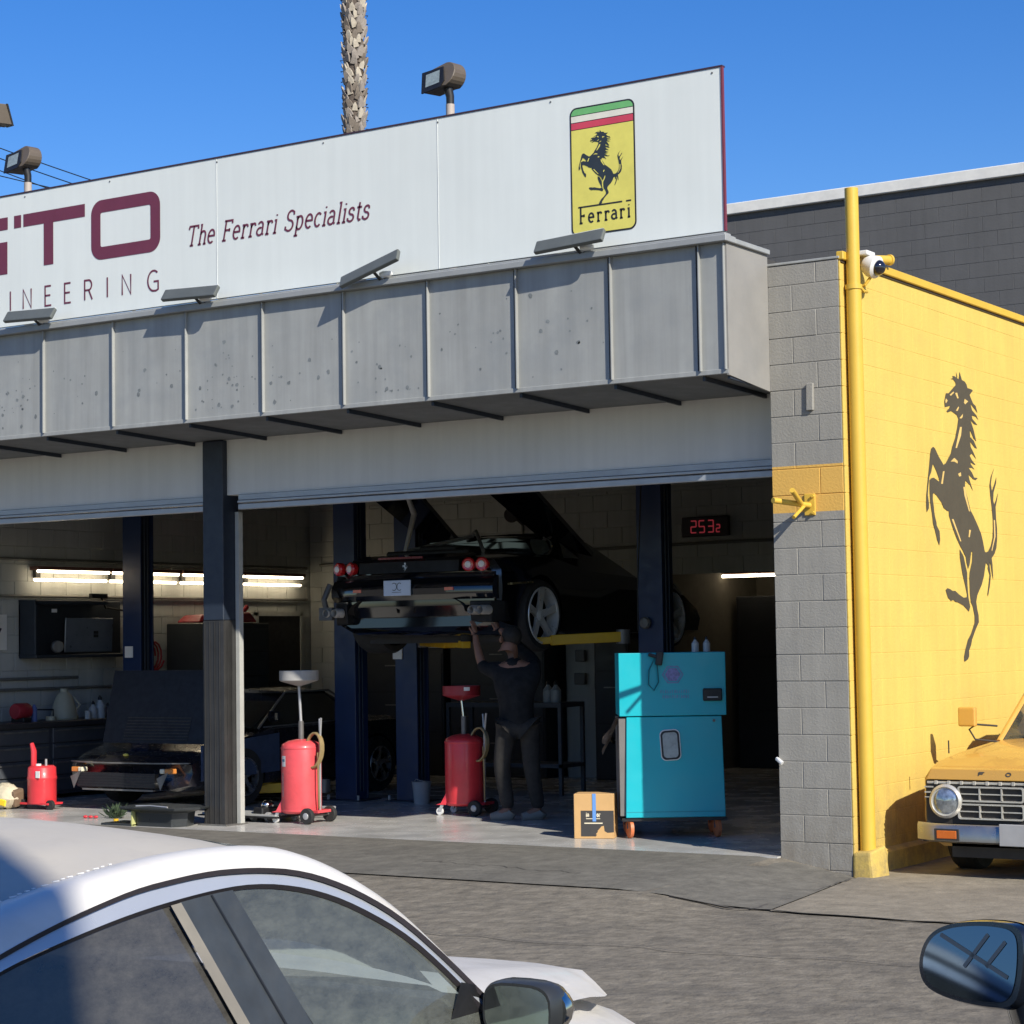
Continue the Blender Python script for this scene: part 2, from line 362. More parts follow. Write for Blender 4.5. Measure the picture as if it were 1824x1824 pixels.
for (x0, y0, x1, y1, w) in ((-0.4, -2.12, 6.0, -2.25, 0.011), (-2.5, -4.3, 3, -3.9, 0.005), (0.2, -2.1, 0.03, -0.1, 0.01), (-3, -1.3, -1.5, -1.5, 0.004)):
    n = 26; pts = [(x0 + (x1 - x0) * k / n + random.uniform(-.03, .03), y0 + (y1 - y0) * k / n + random.uniform(-.05, .05)) for k in range(n + 1)]
    crack(pts, w)
tag(mb.build("ground_cracks", mat("crack", (0.09, 0.082, 0.07), 0.95)), kind="stuff")
# ================================================================ garage: floor, walls, roof
mb = MB().box(-11.4, -0.06, -0.4, -0.61, 12.0, 0.09)
tag(mb.build("garage_floor", SLAB), kind="structure")
iw = thing("wall_left", None, None, (-11.2, 0, 0)); tag(iw, kind="structure")
MB().box(-11.45, 0.0, 0.0, -11.21, 7.8, 4.6).build("wall_core", INW, iw, world=True)
blocks(iw, (-11.2, 0, 0.09), PI / 2, 7.6, 0, 3.45, INW, D=0.02)
bw = thing("wall_back", None, None, (-11.2, 7.6, 0)); tag(bw, kind="structure")
MB().box(-11.2, 7.612, 0.0, -5.9, 7.8, 4.6).box(-5.9, 7.612, 2.62, -0.3, 7.8, 4.6).build("wall_core", INW, bw, world=True)
blocks(bw, (-11.2, 7.6, 0.09), 0, 5.3, 0, 3.5, INW, D=0.02)
blocks(bw, (-5.9, 7.6, 0.09), 0, 5.6, 2.54, 3.5, INW, D=0.02)
tag(MB().box(-7.0, 7.35, 0.09, -6.45, 7.59, 2.35).build("pilaster", INW, bw, world=True))
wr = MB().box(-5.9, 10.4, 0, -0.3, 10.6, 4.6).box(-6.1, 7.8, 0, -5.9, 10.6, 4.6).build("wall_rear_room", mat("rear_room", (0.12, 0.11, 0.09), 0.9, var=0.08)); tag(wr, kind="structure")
gb = thing("garage_building", "grey garage building with standing seam canopy and two open bays", "building", (-6, 0, 0))
P = lambda mb_, n, m, **k: mb_.build(n, m, gb, world=True, **k)
P(MB().box(-11.45, 0.2, 4.42, -0.2, 10.8, 4.6), "roof", IND)
P(MB().box(-11.45, 10.6, 0, -0.2, 10.8, 4.6), "rear_wall", IND)
P(MB().box(-11.4, 0.40, 3.174, -0.61, 0.55, 4.42), "header", HEAD)
for x0, x1 in ((-11.2, -6.72), (-6.30, -0.62)):
    P(MB().box(x0, 0.375, 3.118, x1, 0.44, 3.171).box(x0, 0.36, 3.092, x1, 0.44, 3.115), "door_track", ALU, bevel=0.004)
    P(MB().box(x0, 0.37, 3.03, x1, 0.43, 3.083), "door_bottom_rail", ALU, bevel=0.006)
    P(MB().lathe([(0.22, 0), (0.22, x1 - x0 - 0.2)], (x0 + 0.1, 0.85, 3.55), (1, 0, 0), 20), "door_roll", GALV, smooth=True)
# steel column between bays
P(MB().box(-6.705, 0.335, 2.0, -6.455, 0.56, 3.69), "column", NAVY, bevel=0.006)  # navy on the upper column stands in for the canopy's shade
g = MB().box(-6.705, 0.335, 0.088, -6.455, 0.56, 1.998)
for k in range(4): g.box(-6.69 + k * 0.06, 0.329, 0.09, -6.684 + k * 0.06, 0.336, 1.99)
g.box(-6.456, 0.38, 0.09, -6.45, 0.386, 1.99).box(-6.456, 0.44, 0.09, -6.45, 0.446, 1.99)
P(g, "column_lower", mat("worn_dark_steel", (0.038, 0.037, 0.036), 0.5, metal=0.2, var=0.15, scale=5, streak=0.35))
P(MB().box(-6.448, 0.50, 0.092, -6.405, 0.56, 3.02), "door_guide", mat("guide", (0.5, 0.5, 0.46), 0.5, metal=0.2))
P(MB().box(-6.75, 0.29, 0.091, -6.40, 0.6, 0.102), "base_plate", STEEL)
# canopy
seams = [-11.35, -10.5, -9.62, -8.62, -7.739, -6.856, -5.975, -5.095, -4.215, -3.345, -2.483, -1.611, -0.84]
XL, XR, YF = -11.5, -0.61, -0.683
for i, a in enumerate(seams + [XR]):
    if i == 0: continue
    b = seams[i - 1]
    P(MB().box(b + 0.002, YF, 3.77, a - 0.034, YF + 0.02, 4.725), "canopy_panel", FASC)
P(MB().box(XL, YF + 0.021, 3.77, XR - 0.02, YF + 0.03, 4.72), "seam_shade_backing", mat("seam_shade_navy", (0.02, 0.022, 0.045), 0.6))  # navy seen through the panel gaps paints the seams' shadow lines
P(MB().box(XL, YF - 0.012, 3.735, XR, YF + 0.02, 3.772), "canopy_bottom_trim", FASC, bevel=0.003)
for a in seams + [XR - 0.018]:
    P(MB().box(a - 0.004, YF - 0.032, 3.765, a + 0.007, YF, 4.724), "canopy_seam", FASC, bevel=0.0015)
    mb = MB(); mb.rings([[(a - 0.01, YF + 0.03, 3.735), (a + 0.012, YF + 0.03, 3.735), (a + 0.012, YF + 0.03, 3.70), (a - 0.01, YF + 0.03, 3.70)], [(a - 0.01, 0.395, 3.695), (a + 0.012, 0.395, 3.695), (a + 0.012, 0.395, 3.66), (a - 0.01, 0.395, 3.66)]])
    P(mb, "soffit_batten", NAVY)
mb = MB(); mb.rings([[(XL, YF + 0.02, 3.737), (XL, YF + 0.02, 3.757), (XL, 0.41, 3.715), (XL, 0.41, 3.695)], [(XR, YF + 0.02, 3.737), (XR, YF + 0.02, 3.757), (XR, 0.41, 3.715), (XR, 0.41, 3.695)]])
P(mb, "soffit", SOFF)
mb = MB(); mb.rings([[(XR - 0.015, YF - 0.01, 3.725), (XR - 0.015, 0.0, 3.66), (XR - 0.015, 0.0, 4.725), (XR - 0.015, YF - 0.01, 4.725)], [(XR + 0.004, YF - 0.01, 3.725), (XR + 0.004, 0.0, 3.66), (XR + 0.004, 0.0, 4.725), (XR + 0.004, YF - 0.01, 4.725)]])
P(mb, "canopy_end_panel", mat("canopy_end_paint", (0.25, 0.24, 0.22), 0.7, var=0.08, scale=2.5, stain=(0.19, 0.19, 0.185), sscale=1.5, samt=0.5))
P(MB().box(XL, YF - 0.07, 4.727, XR + 0.03, YF + 0.10, 4.775).box(XL, YF - 0.02, 4.775, XR, YF + 0.08, 4.80), "canopy_cap", GALVP := mat("cap_paint", (0.3, 0.31, 0.305), 0.5, var=0.08), bevel=0.004)
P(MB().box(XR - 0.05, YF + 0.1, 4.727, XR + 0.03, 0.0, 4.765), "canopy_end_cap", GALVP, bevel=0.004)
P(MB().box(XL, YF + 0.1, 4.62, XR - 0.05, 0.41, 4.72), "canopy_deck", IND)
# pock marks left by removed letters (small raised glue dots)
random.seed(11); dots = MB()
for k, (a, b) in enumerate(zip(seams[3:], seams[4:])):
    if a > -1.7: break
    zc_ = random.uniform(4.0, 4.25)
    for _ in range(random.choice((9, 14, 22, 34))):
        x = random.uniform(a + 0.06, b - 0.08); z = min(4.5, max(3.85, random.gauss(zc_, 0.16))); r = random.choice((0.006, 0.009, 0.012, 0.02))
        q = [(x + r * math.cos(t) * random.uniform(.7, 1.2), YF - 0.0015, z + r * math.sin(t) * random.uniform(.6, 1.3)) for t in [PI * 2 * i / 7 for i in range(7)]]
        dots.face(q)
dd = P(dots, "glue_spots", mat("glue_spot", (0.175, 0.19, 0.19), 0.75, var=0.3, scale=20)); tag(dd, kind="stuff")
# loose debris in gap under the sign
random.seed(5); mb = MB()
for k in range(60):
    x = random.uniform(-11, -1.2); mb.obb((x, YF + 0.16 + random.uniform(-.04, .05), 4.80 + random.uniform(0, .02)), (random.uniform(.03, .1), .03, random.uniform(.01, .03)), (0, random.uniform(-.4, .4), random.uniform(0, 3)))
tag(P(mb, "gutter_debris", mat("debris", (0.4, 0.38, 0.3), 0.9, var=0.3, scale=20)), kind="stuff")
# ---- front pillar
fp = thing("block_pillar", "grey painted block pillar with a yellow band at its middle", "pillar", (-0.61, 0, 0))
# paint: grey with a band of yellow between two heights (world z)
def banded():
    m = bpy.data.materials.new("pillar_paint"); m.use_nodes = True; src = GREY.copy(); src.name = "pillar_paint_banded"
    n = src.node_tree.nodes; l = src.node_tree.links; b = n["Principled BSDF"]; old = b.inputs["Base Color"].links[0].from_socket
    g = n.new("ShaderNodeNewGeometry"); s = n.new("ShaderNodeSeparateXYZ"); l.new(g.outputs["Position"], s.inputs[0])
    a = n.new("ShaderNodeMath"); a.operation = 'GREATER_THAN'; a.inputs[1].default_value = 2.712; l.new(s.outputs[2], a.inputs[0])
    c = n.new("ShaderNodeMath"); c.operation = 'LESS_THAN'; c.inputs[1].default_value = 3.072; l.new(s.outputs[2], c.inputs[0])
    d = n.new("ShaderNodeMath"); d.operation = 'MULTIPLY'; l.new(a.outputs[0], d.inputs[0]); l.new(c.outputs[0], d.inputs[1])
    x = n.new("ShaderNodeMix"); x.data_type = 'RGBA'; l.new(d.outputs[0], x.inputs[0]); l.new(old, x.inputs[6]); x.inputs[7].default_value = (0.68, 0.40, 0.09, 1)
    l.new(x.outputs[2], b.inputs["Base Color"]); bpy.data.materials.remove(m); return src
PIL = banded()
blocks(fp, (-0.61, 0, 0), 0, 0.598, -0.2032, 4.63, PIL, D=0.19, jit=0.0015, j=0.006, bev=0.003)
MB().box(-0.60, 0.004, -0.3, -0.02, 0.19, 4.63).build("mortar_core", PIL, fp, world=True)
MB().box(-0.612, -0.006, 4.635, -0.002, 0.2, 4.655).build("parapet_flashing", FASC, fp, world=True, bevel=0.004)
MB().obb((-0.266, -0.012, 3.593), (0.055, 0.03, 0.21), (0, 0.02, 0)).build("wall_plate", GREY, fp, world=True, bevel=0.004)
# ---- yellow side wall
yw = thing("yellow_wall", "bright yellow painted block wall with a black prancing horse mural", "wall", (0, 0, 0))
MB().box(-0.2, 0.016, -0.4, -0.0018, 10.8, 4.60).build("wall_core", YEL, yw, world=True)
blocks(yw, (0, 0, 0), PI / 2, 4.95, -0.2032, 4.62, YEL, D=0.011, first=1, jit=0.0005, j=0.005, bev=0.002)
MB().box(-0.2, 4.955, -0.3, 0, 10.8, 4.6).build("wall_far_stretch", YEL, yw, world=True)
MB().box(-0.03, 0.002, 4.625, 0.03, 10.8, 4.69).build("coping", YELP, yw, world=True, bevel=0.006)
MB().box(-0.03, 0.012, 4.607, 0.010, 10.8, 4.624).build("coping_shadow_strip", mat("coping_shade", (0.05, 0.035, 0.02), 0.9), yw, world=True)  # dark strip painting the shade below the coping
MB().rings([[(0.0, 0.22, -0.2), (0.05, 0.22, -0.2), (0.05, 0.22, 0.10), (0.0, 0.22, 0.13)], [(0.0, 10.8, -0.2), (0.05, 10.8, -0.2), (0.05, 10.8, 0.10), (0.0, 10.8, 0.13)]]).build("plinth", YEL, yw, world=True)
MB().rings([[(-0.012, -0.02, -0.12), (0.16, -0.02, -0.12), (0.19, 0.24, -0.12), (-0.0, 0.24, -0.12)], [(-0.008, -0.012, 0.14), (0.13, -0.012, 0.15), (0.165, 0.21, 0.19), (0.0, 0.21, 0.17)]]).build("corner_footing", YEL, yw, world=True, bevel=0.02, seg=2)
HORSE = [[(339,1000),(360,973),(387,970),(404,961),(410,950),(458,948),(461,944),(431,928),(438,920),(462,900),(487,893),(503,870),(476,882),(434,898),(450,875),(490,861),(511,845),(484,856),(446,857),(450,845),(500,827),(466,828),(429,841),(443,826),(460,806),(482,768),(457,778),(422,806),(424,779),(457,769),(488,743),(465,745),(421,764),(427,744),(453,726),(477,705),(452,716),(435,722),(414,713),(436,698),(470,684),(445,686),(417,692),(424,683),(458,667),(433,672),(400,670),(430,656),(451,639),(487,639),(466,631),(440,633),(396,647),(405,629),(437,590),(408,611),(364,624),(360,608),(364,590),(384,559),(406,523),(435,503),(468,476),(502,446),(520,416),(535,382),(546,380),(569,384),(597,404),(618,434),(624,466),(625,499),(617,547),(607,584),(602,621),(618,652),(658,688),(629,656),(616,626),(624,600),(653,628),(674,654),(670,632),(640,595),(635,567),(644,553),(665,572),(686,598),(675,573),(657,545),(659,501),(666,468),(663,430),(652,398),(632,377),(602,361),(608,339),(610,308),(611,282),(600,307),(591,335),(580,349),(580,329),(588,298),(575,261),(553,224),(549,233),(565,270),(576,301),(559,323),(563,334),(543,344),(533,325),(520,297),(497,267),(453,232),(448,227),(436,205),(444,179),(455,158),(456,134),(423,109),(385,74),(376,57),(354,37),(353,17),(340,7),(314,0),(305,2),(306,18),(323,45),(345,73),(377,94),(415,132),(417,156),(402,188),(385,204),(378,233),(377,285),(381,305),(392,322),(407,344),(414,377),(402,380),(393,358),(383,334),(367,318),(354,339),(348,359),(320,381),(301,393),(264,423),(228,461),(202,495),(201,510),(184,511),(166,517),(156,519),(139,536),(93,559),(70,566),(61,560),(59,543),(67,517),(68,505),(74,488),(86,467),(88,457),(112,439),(115,412),(106,391),(87,411),(70,442),(56,463),(51,489),(47,503),(43,512),(36,538),(33,573),(36,608),(56,615),(74,617),(116,607),(125,611),(99,640),(73,661),(66,661),(52,635),(32,615),(29,602),(21,581),(16,555),(24,529),(22,512),(3,498),(0,519),(3,554),(14,589),(26,625),(38,661),(48,696),(58,714),(75,721),(91,717),(122,692),(165,666),(187,673),(238,711),(250,733),(282,767),(304,806),(316,834),(302,846),(278,851),(249,856),(215,848),(206,852),(231,863),(241,873),(192,864),(189,883),(206,913),(230,915),(265,933),(301,951),(297,959),(278,967),(253,967),(278,972),(269,978),(288,980),(332,972)],[(293,384),(328,360),(341,333),(356,306),(356,267),(360,231),(364,215),(377,188),(363,171),(315,191),(257,203),(242,203),(219,210),(199,206),(171,217),(152,243),(169,249),(193,246),(216,240),(240,241),(274,229),(317,218),(347,220),(350,229),(335,260),(313,299),(305,320),(293,355)],[(305,998),(318,978),(310,977)],[(327,807),(344,808),(334,778),(291,731),(279,731),(301,766)],[(289,921),(309,924),(322,906),(309,904)],[(379,909),(412,903),(383,890),(371,895)],[(237,910),(274,925),(281,922),(249,908)],[(202,895),(218,889),(200,877),(196,885)],[(291,860),(317,877),(322,874),(309,861)],[(324,837),(358,855),(354,843),(341,837)],[(229,681),(264,696),(295,687),(294,678),(265,683)],[(296,643),(322,650),(325,637),(305,634)],[(136,600),(156,643),(171,645),(151,600)],[(342,600),(357,602),(374,564),(401,517),(388,519),(350,571)],[(225,484),(240,485),(308,411),(298,411)],[(386,454),(403,453),(389,428),(378,428)],[(632,498),(645,497),(645,439),(606,385),(601,389),(632,438)]]
def horse(mb_, mh, o, u, v, H, flip=1):
    for P_ in HORSE[:3]: mb_.poly([(flip * a * H / 1000, b * H / 1000) for a, b in P_], o, u, v)
    oo = Vector(o) + Vector(u).cross(Vector(v)).normalized() * 0.0015
    for P_ in HORSE[3:]: mh.poly([(flip * a * H / 1000, b * H / 1000) for a, b in P_], oo, u, v)
ma, mh = MB(), MB()
horse(ma, mh, (0.004, 1.61, 1.53), (0, 1, 0), (0, 0, 1), 2.48)
MURAL = mat("mural_black", (0.07, 0.058, 0.035), 0.75, var=0.06)
hm = ma.build("horse_mural", MURAL, yw, world=True); mh.build("mural_highlight", mat("mural_yellow", (0.64, 0.44, 0.14), 0.7), hm, world=False)
hm.children[0].location = (0, 0, 0)
# pipe on the corner
pp = thing("standpipe", "tall yellow painted pipe rising past the wall corner", "pipe", (0.068, 0.10, 0))
MB().tube([(0, 0, 0.15), (0, 0, 4.42)], 0.058, 20).build("pipe_lower", YELP, pp, smooth=True)
MB().tube([(0, 0, 4.43), (0, 0, 5.18)], 0.052, 20).build("pipe_upper", YELP, pp, smooth=True)
MB().lathe([(0.066, 0), (0.066, 0.035)], (0, 0, 4.40)).build("coupling", YELP, pp, smooth=True)
MB().box(-0.06, 0.045, 0.14, -0.005, 0.115, 4.58).build("channel", YELP, pp, bevel=0.004)
MB().tube([(0.0, 0.05, 4.46), (0.03, 0.12, 4.40), (0.0, 0.25, 4.415), (-0.05, 0.33, 4.44)], 0.013, 8).build("strap", YELP, pp, smooth=True)
cn = thing("roof_conduit", "short yellow elbow pipe at the top of the yellow wall", "pipe", (0.0, 0.62, 4.685)); cn.scale = (0.7, 0.7, 0.8)
MB().tube([(0.03, -0.2, 0.0), (0.05, 0.0, 0.03), (0.08, 0.32, 0.065)], 0.045, 14).build("pipe_body", YELP, cn, smooth=True)
MB().lathe([(0.055, 0), (0.055, 0.04)], (0.08, 0.30, 0.063), (0.1, 1, 0.12)).build("pipe_collar", YELP, cn, smooth=True)
dc = thing("security_camera", "white dome security camera at the top of the yellow wall", "camera", (0.02, 0.34, 4.60))
MB().box(-0.03, -0.09, 0.09, 0.10, 0.07, 0.125).build("bracket", WHITE, dc, bevel=0.008, seg=2)
MB().tube([(0.07, 0.0, 0.10), (0.11, 0.0, 0.06), (0.12, 0.0, 0.02)], 0.02, 10).build("arm", WHITE, dc, smooth=True)
ax = Vector((0.85, -0.15, -0.30)).normalized(); c0 = Vector((0.12, -0.02, 0.0))
MB().lathe([(0.02, -0.08), (0.065, -0.07), (0.085, -0.03), (0.088, 0.03), (0.07, 0.045)], c0, ax, 24).build("housing", WHITE, dc, smooth=True)
MB().sphere(c0 + ax * 0.04, 0.062, seg=20).build("lens_dome", mat("dome_glass", (0.01, 0.01, 0.015), 0.05, var=0, rvar=0, coat=1), dc, smooth=True)
MB().tube([(0.1, -0.03, -0.08), (0.06, -0.05, -0.14), (-0.01, -0.03, -0.16)], 0.012, 8).build("cable", YELP, dc, smooth=True)
# bracket on the pillar
br = thing("wall_bracket", "yellow three armed steel bracket bolted to the grey pillar", "bracket", (-0.29, 0, 2.76))
MB().box(-0.045, -0.015, -0.075, 0.045, -0.001, 0.09).build("plate", YELP, br, bevel=0.003)
MB().tube([(0, -0.015, 0), (-0.14, -0.36, 0.03)], 0.022, 12).build("arm", YELP, br, smooth=True)
MB().tube([(-0.03, -0.10, 0.01), (0.01, -0.34, 0.10)], 0.02, 12).build("arm", YELP, br, smooth=True)
MB().tube([(-0.02, -0.06, 0.0), (-0.02, -0.26, -0.10)], 0.014, 12).build("arm", YELP, br, smooth=True)
for z in (-0.055, 0.07): MB().lathe([(0.012, 0), (0.012, 0.02)], (0.03, -0.014, z), (0, -1, 0), 6).build("bolt", YELP, br)
mb = MB(); mb.tube([(-0.02, 0, 0), (0.01, -0.03, -0.01), (0.04, -0.035, -0.03)], 0.016, 8)
hk = thing("wall_hook", "small white metal hook on the edge of the grey pillar", "hook", (-0.60, 0, 0.83)); mb.build("hook", WHITE, hk, smooth=True)
# ================================================================ sign
sg = thing("sign_board", "long white sign board with maroon lettering above the canopy", "sign", (-6, -0.585, 4.8))
Ps = lambda mb_, n, m, **k: mb_.build(n, m, sg, world=True, **k)
Ps(MB().box(-12.0, -0.583, 4.835, -0.675, -0.545, 6.095), "board", SIGNW, bevel=0.002)
Ps(MB().box(-12.0, -0.590, 6.096, -0.662, -0.54, 6.108), "top_edge_trim", mat("trim_maroon", (0.05, 0.025, 0.04), 0.5))
Ps(MB().box(-0.675, -0.590, 4.835, -0.662, -0.56, 6.095), "end_edge_trim", mat("trim_red", (0.16, 0.03, 0.045), 0.5))
for x in (-11, -8.1, -5.7, -3.3, -1.1): Ps(MB().box(x - 0.03, -0.545, 4.70, x + 0.03, -0.50, 6.05), "rear_post", GALV)
for x in (-11, -9.4, -8.1, -7.0, -5.7, -4.5, -3.3, -2.2, -0.75):
    Ps(MB().lathe([(0.008, 0), (0.008, 0.004)], (x, -0.583, 6.06), (0, -1, 0), 8), "screw", STEEL)
for x in (-5.71, -3.31): Ps(MB().box(x, -0.5855, 4.84, x + 0.006, -0.583, 6.09), "panel_joint", mat("joint_white", (0.66, 0.68, 0.65), 0.6))
YS = -0.586; U = (1, 0, 0); V = (0, 0, 1)
def flat(pts, name, m, y=YS): return Ps(MB().poly(pts, (0, y, 0), U, V), name, m)
def ringpoly(x0, z0, x1, z1, r, t, ri=0.02):
    mb_ = MB(); A_ = rrect(x0, z0, x1, z1, r, 8); B_ = rrect(x0 + t, z0 + t, x1 - t, z1 - t, ri, 8)
    for k in range(len(A_)):
        j = (k + 1) % len(A_); mb_.face([(A_[k][0], YS, A_[k][1]), (A_[j][0], YS, A_[j][1]), (B_[j][0], YS, B_[j][1]), (B_[k][0], YS, B_[k][1])])
    return mb_
Ps(ringpoly(-7.235, 5.343, -6.378, 5.90, 0.13, 0.118), "letter_o", MAROON)
flat([(-8.12, 5.772), (-7.85, 5.772), (-7.85, 5.372), (-7.725, 5.372), (-7.725, 5.772), (-7.315, 5.772), (-7.315, 5.892), (-8.12, 5.892)], "letter_t", MAROON)
flat([(-8.245, 5.772), (-8.15, 5.772), (-8.15, 5.892), (-8.245, 5.892)], "letter_g_tail", MAROON)
flat([(-8.33, 5.80 - .028), (-8.33, 5.892), (-9.05, 5.892), (-9.17, 5.80), (-9.17, 5.45), (-9.05, 5.343), (-8.335, 5.343), (-8.335, 5.655), (-8.62, 5.655), (-8.62, 5.55), (-8.45, 5.55), (-8.45, 5.455), (-9.0, 5.455), (-9.05, 5.50), (-9.05, 5.74), (-9.0, 5.772)], "letter_g", MAROON)
mb = MB(); px = lambda p: -8.31 + (p - 16) * 0.00717
pos = [px(p) for p in (-92, -58, -22, 18, 42, 82.5, 118, 154, 194, 220, 264)]
for ch, x in zip("ENGINEERING", pos): strokes(mb, GL[ch][1], (0, YS, 4.985), U, V, 0.017, x, 0, 0.185 * 0.92, 0.185)
Ps(mb, "lettering_engineering", MAROON)
mb = MB(); L = text(mb, "The Ferrari Specialists", (-6.06, YS, 5.345), U, V, 0.172, 0.018, track=0.118, sx=1.03, shear=0.22, space=0.45)
Ps(mb, "lettering_slogan", MAROON)
# shield
X0, X1, Z0, Z1 = -2.022, -1.432, 4.945, 5.975
flat(rrect(X0, Z0, X1, Z1, 0.06), "shield_border", mat("sign_black", (0.02, 0.02, 0.025), 0.5), YS)
def inner(z0, z1, name, m, top=False):
    pts = rrect(X0 + .013, Z0 + .013, X1 - .013, Z1 - .013, 0.05)
    q = []
    for i in range(len(pts)):   # clip polygon to z range
        a, b = pts[i - 1], pts[i]
        for lim, sgn in ((z0, 1), (z1, -1)): pass
        q.append(b)
    def clip(P_, lim, s_):
        o_ = []
        for i in range(len(P_)):
            a, b = P_[i - 1], P_[i]; ia = s_ * (a[1] - lim) >= 0; ib = s_ * (b[1] - lim) >= 0
            if ia != ib:
                t = (lim - a[1]) / (b[1] - a[1]); o_.append((a[0] + (b[0] - a[0]) * t, lim))
            if ib: o_.append(b)
        return o_
    flat(clip(clip(q, z0, 1), z1, -1), name, m, YS - 0.002)
inner(5.912, 6.0, "stripe_green", mat("shield_green", (0.16, 0.46, 0.16), 0.6))
inner(5.857, 5.906, "stripe_white", mat("shield_white", (0.75, 0.72, 0.6), 0.6))
inner(5.80, 5.851, "stripe_red", mat("shield_red", (0.60, 0.06, 0.10), 0.6))
inner(4.9, 5.794, "shield_field", mat("shield_yellow", (0.74, 0.66, 0.14), 0.6))
ma, mh = MB(), MB(); horse(ma, mh, (-1.945, YS - 0.004, 5.175), U, V, 0.59)
Ps(ma, "horse_emblem", mat("emblem_black", (0.025, 0.035, 0.045), 0.6)); Ps(mh, "emblem_highlight", MC["shield_yellow"])
mb = MB(); zb = 5.045; ff = 0.105
pos = [-1.945, -1.862, -1.785, -1.716, -1.652, -1.578, -1.508]
for ch, x in zip("Ferrari", pos):
    pth = [p for p in GL[ch][1]]
    if ch == 'F': pth = [[(0.1, 0), (0.1, 1.2)], [(0.1, .55), (0.36, .55)], [(0.36, .45), (0.36, .65)], [(0, 0), (0.24, 0)]]
    strokes(mb, pth, (0, YS - 0.004, zb), U, V, 0.0145, x, 0, ff * 1.1, ff)
mb.face([(-1.955, YS - .004, zb + .122), (-1.555, YS - .004, zb + .122), (-1.555, YS - .004, zb + .134), (-1.955, YS - .004, zb + .134)])
mb.face([(-1.52, YS - .004, zb + .122), (-1.475, YS - .004, zb + .122), (-1.475, YS - .004, zb + .134), (-1.52, YS - .004, zb + .134)])
Ps(mb, "lettering_ferrari", MC["sign_black"])
# LED bars that light the sign
def ledbar(x, tilt, lab):
    t = thing("sign_light", lab, "light", (x, -0.825, 4.86), 0, "LED bar lights along the canopy top")
    mb_ = MB().obb((0, 0, 0), (0.62, 0.115, 0.04), (math.radians(58), math.radians(-tilt), 0)); mb_.build("housing", mat("led_housing", (0.10, 0.11, 0.105), 0.4, var=0.1), t, bevel=0.01, seg=2)
    MB().obb((0, 0.03, 0.024), (0.56, 0.10, 0.01), (math.radians(58), math.radians(-tilt), 0)).build("lens", mat("led_lens", (0.55, 0.57, 0.55), 0.2), t)
    MB().tube([(0.03, 0.02, -0.03), (0.05, 0.07, -0.08), (0.05, 0.14, -0.075)], 0.014, 8).build("arm", BLK, t, smooth=True)
    MB().lathe([(0.018, 0), (0.028, 0.03), (0.026, 0.09), (0.012, 0.11)], (0.06, 0.06, -0.045), (1, 0.25, 0.0), 12).build("driver", WHITE, t, smooth=True)
    return t
for x, tl, lb in ((-10.1, 0, "sign light bar beyond the left edge under the maroon lettering"), (-7.79, -2, "level sign light bar at the far left of the canopy"), (-5.81, -2, "level sign light bar just right of the word ending in G"),
                  (-3.84, 16, "sign light bar tilted steeply up to the right"), (-1.90, 3, "sign light bar directly below the yellow shield")): ledbar(x, tl, lb)
# flood lights on the roof
def flood(loc, h, lab, rz=0.0):
    t = thing("flood_light", lab, "light", loc, rz, "flood lights on poles behind the sign"); t.scale = (0.74, 0.74, 0.74); h = (h - 0.03) / 0.74
    MB().tube([(0, 0, 0), (0, 0, h)], 0.055, 14).build("pole", mat("pole_paint", (0.42, 0.36, 0.31), 0.6), t, smooth=True)
    MB().tube([(0, 0, h - 0.02), (0, 0, h + 0.10), (-0.015, -0.02, h + 0.2)], [0.05, 0.052, 0.06], 12).build("neck", BLK, t, smooth=True)
    H_ = mat("flood_brown", (0.12, 0.095, 0.07), 0.5)
    pr = [(0.06, 0.20)] + arc(-0.0, 0.36, 0.17, 0.165, -50, 95, 9) + [(-0.36, 0.44), (-0.30, 0.16), (-0.02, 0.20)]
    mb_ = MB(); mb_.rings([[(a, -0.13 + (b - 0.3) * 0.35, h + b) for a, b in pr], [(a * 0.95, 0.13, h + b * 0.97 + 0.02) for a, b in pr]]); mb_.build("head", H_, t, bevel=0.008)
    fr_ = [(-0.375, 0.445), (-0.30, 0.15), (0.0, 0.19), (0.04, 0.27), (-0.03, 0.47)]
    mb_ = MB(); mb_.rings([[(a, -0.15 + (b - 0.3) * 0.35, h + b) for a, b in fr_], [(a, -0.125 + (b - 0.3) * 0.35, h + b) for a, b in fr_]]); mb_.build("face_frame", BLK, t)
    q = [(-0.29, 0.40), (-0.25, 0.225), (-0.03, 0.255), (-0.07, 0.43)]
    MB().face([(a, -0.153 + (b - 0.3) * 0.35, h + b) for a, b in q]).build("lens", mat("flood_lens", (0.25, 0.3, 0.3), 0.15, var=0.2, scale=30), t)
    return t
flood((-4.26, 1.0, 4.6), 2.12, "single brown flood light head standing right of the palm trunk", -0.12)
flood((-9.70, 1.0, 4.6), 2.12, "brown flood light head just above the large maroon letter T", -0.12)
flood((-10.20, 1.0, 4.6), 2.66, "flood light cut off by the left edge, highest of the three", PI - 0.5)
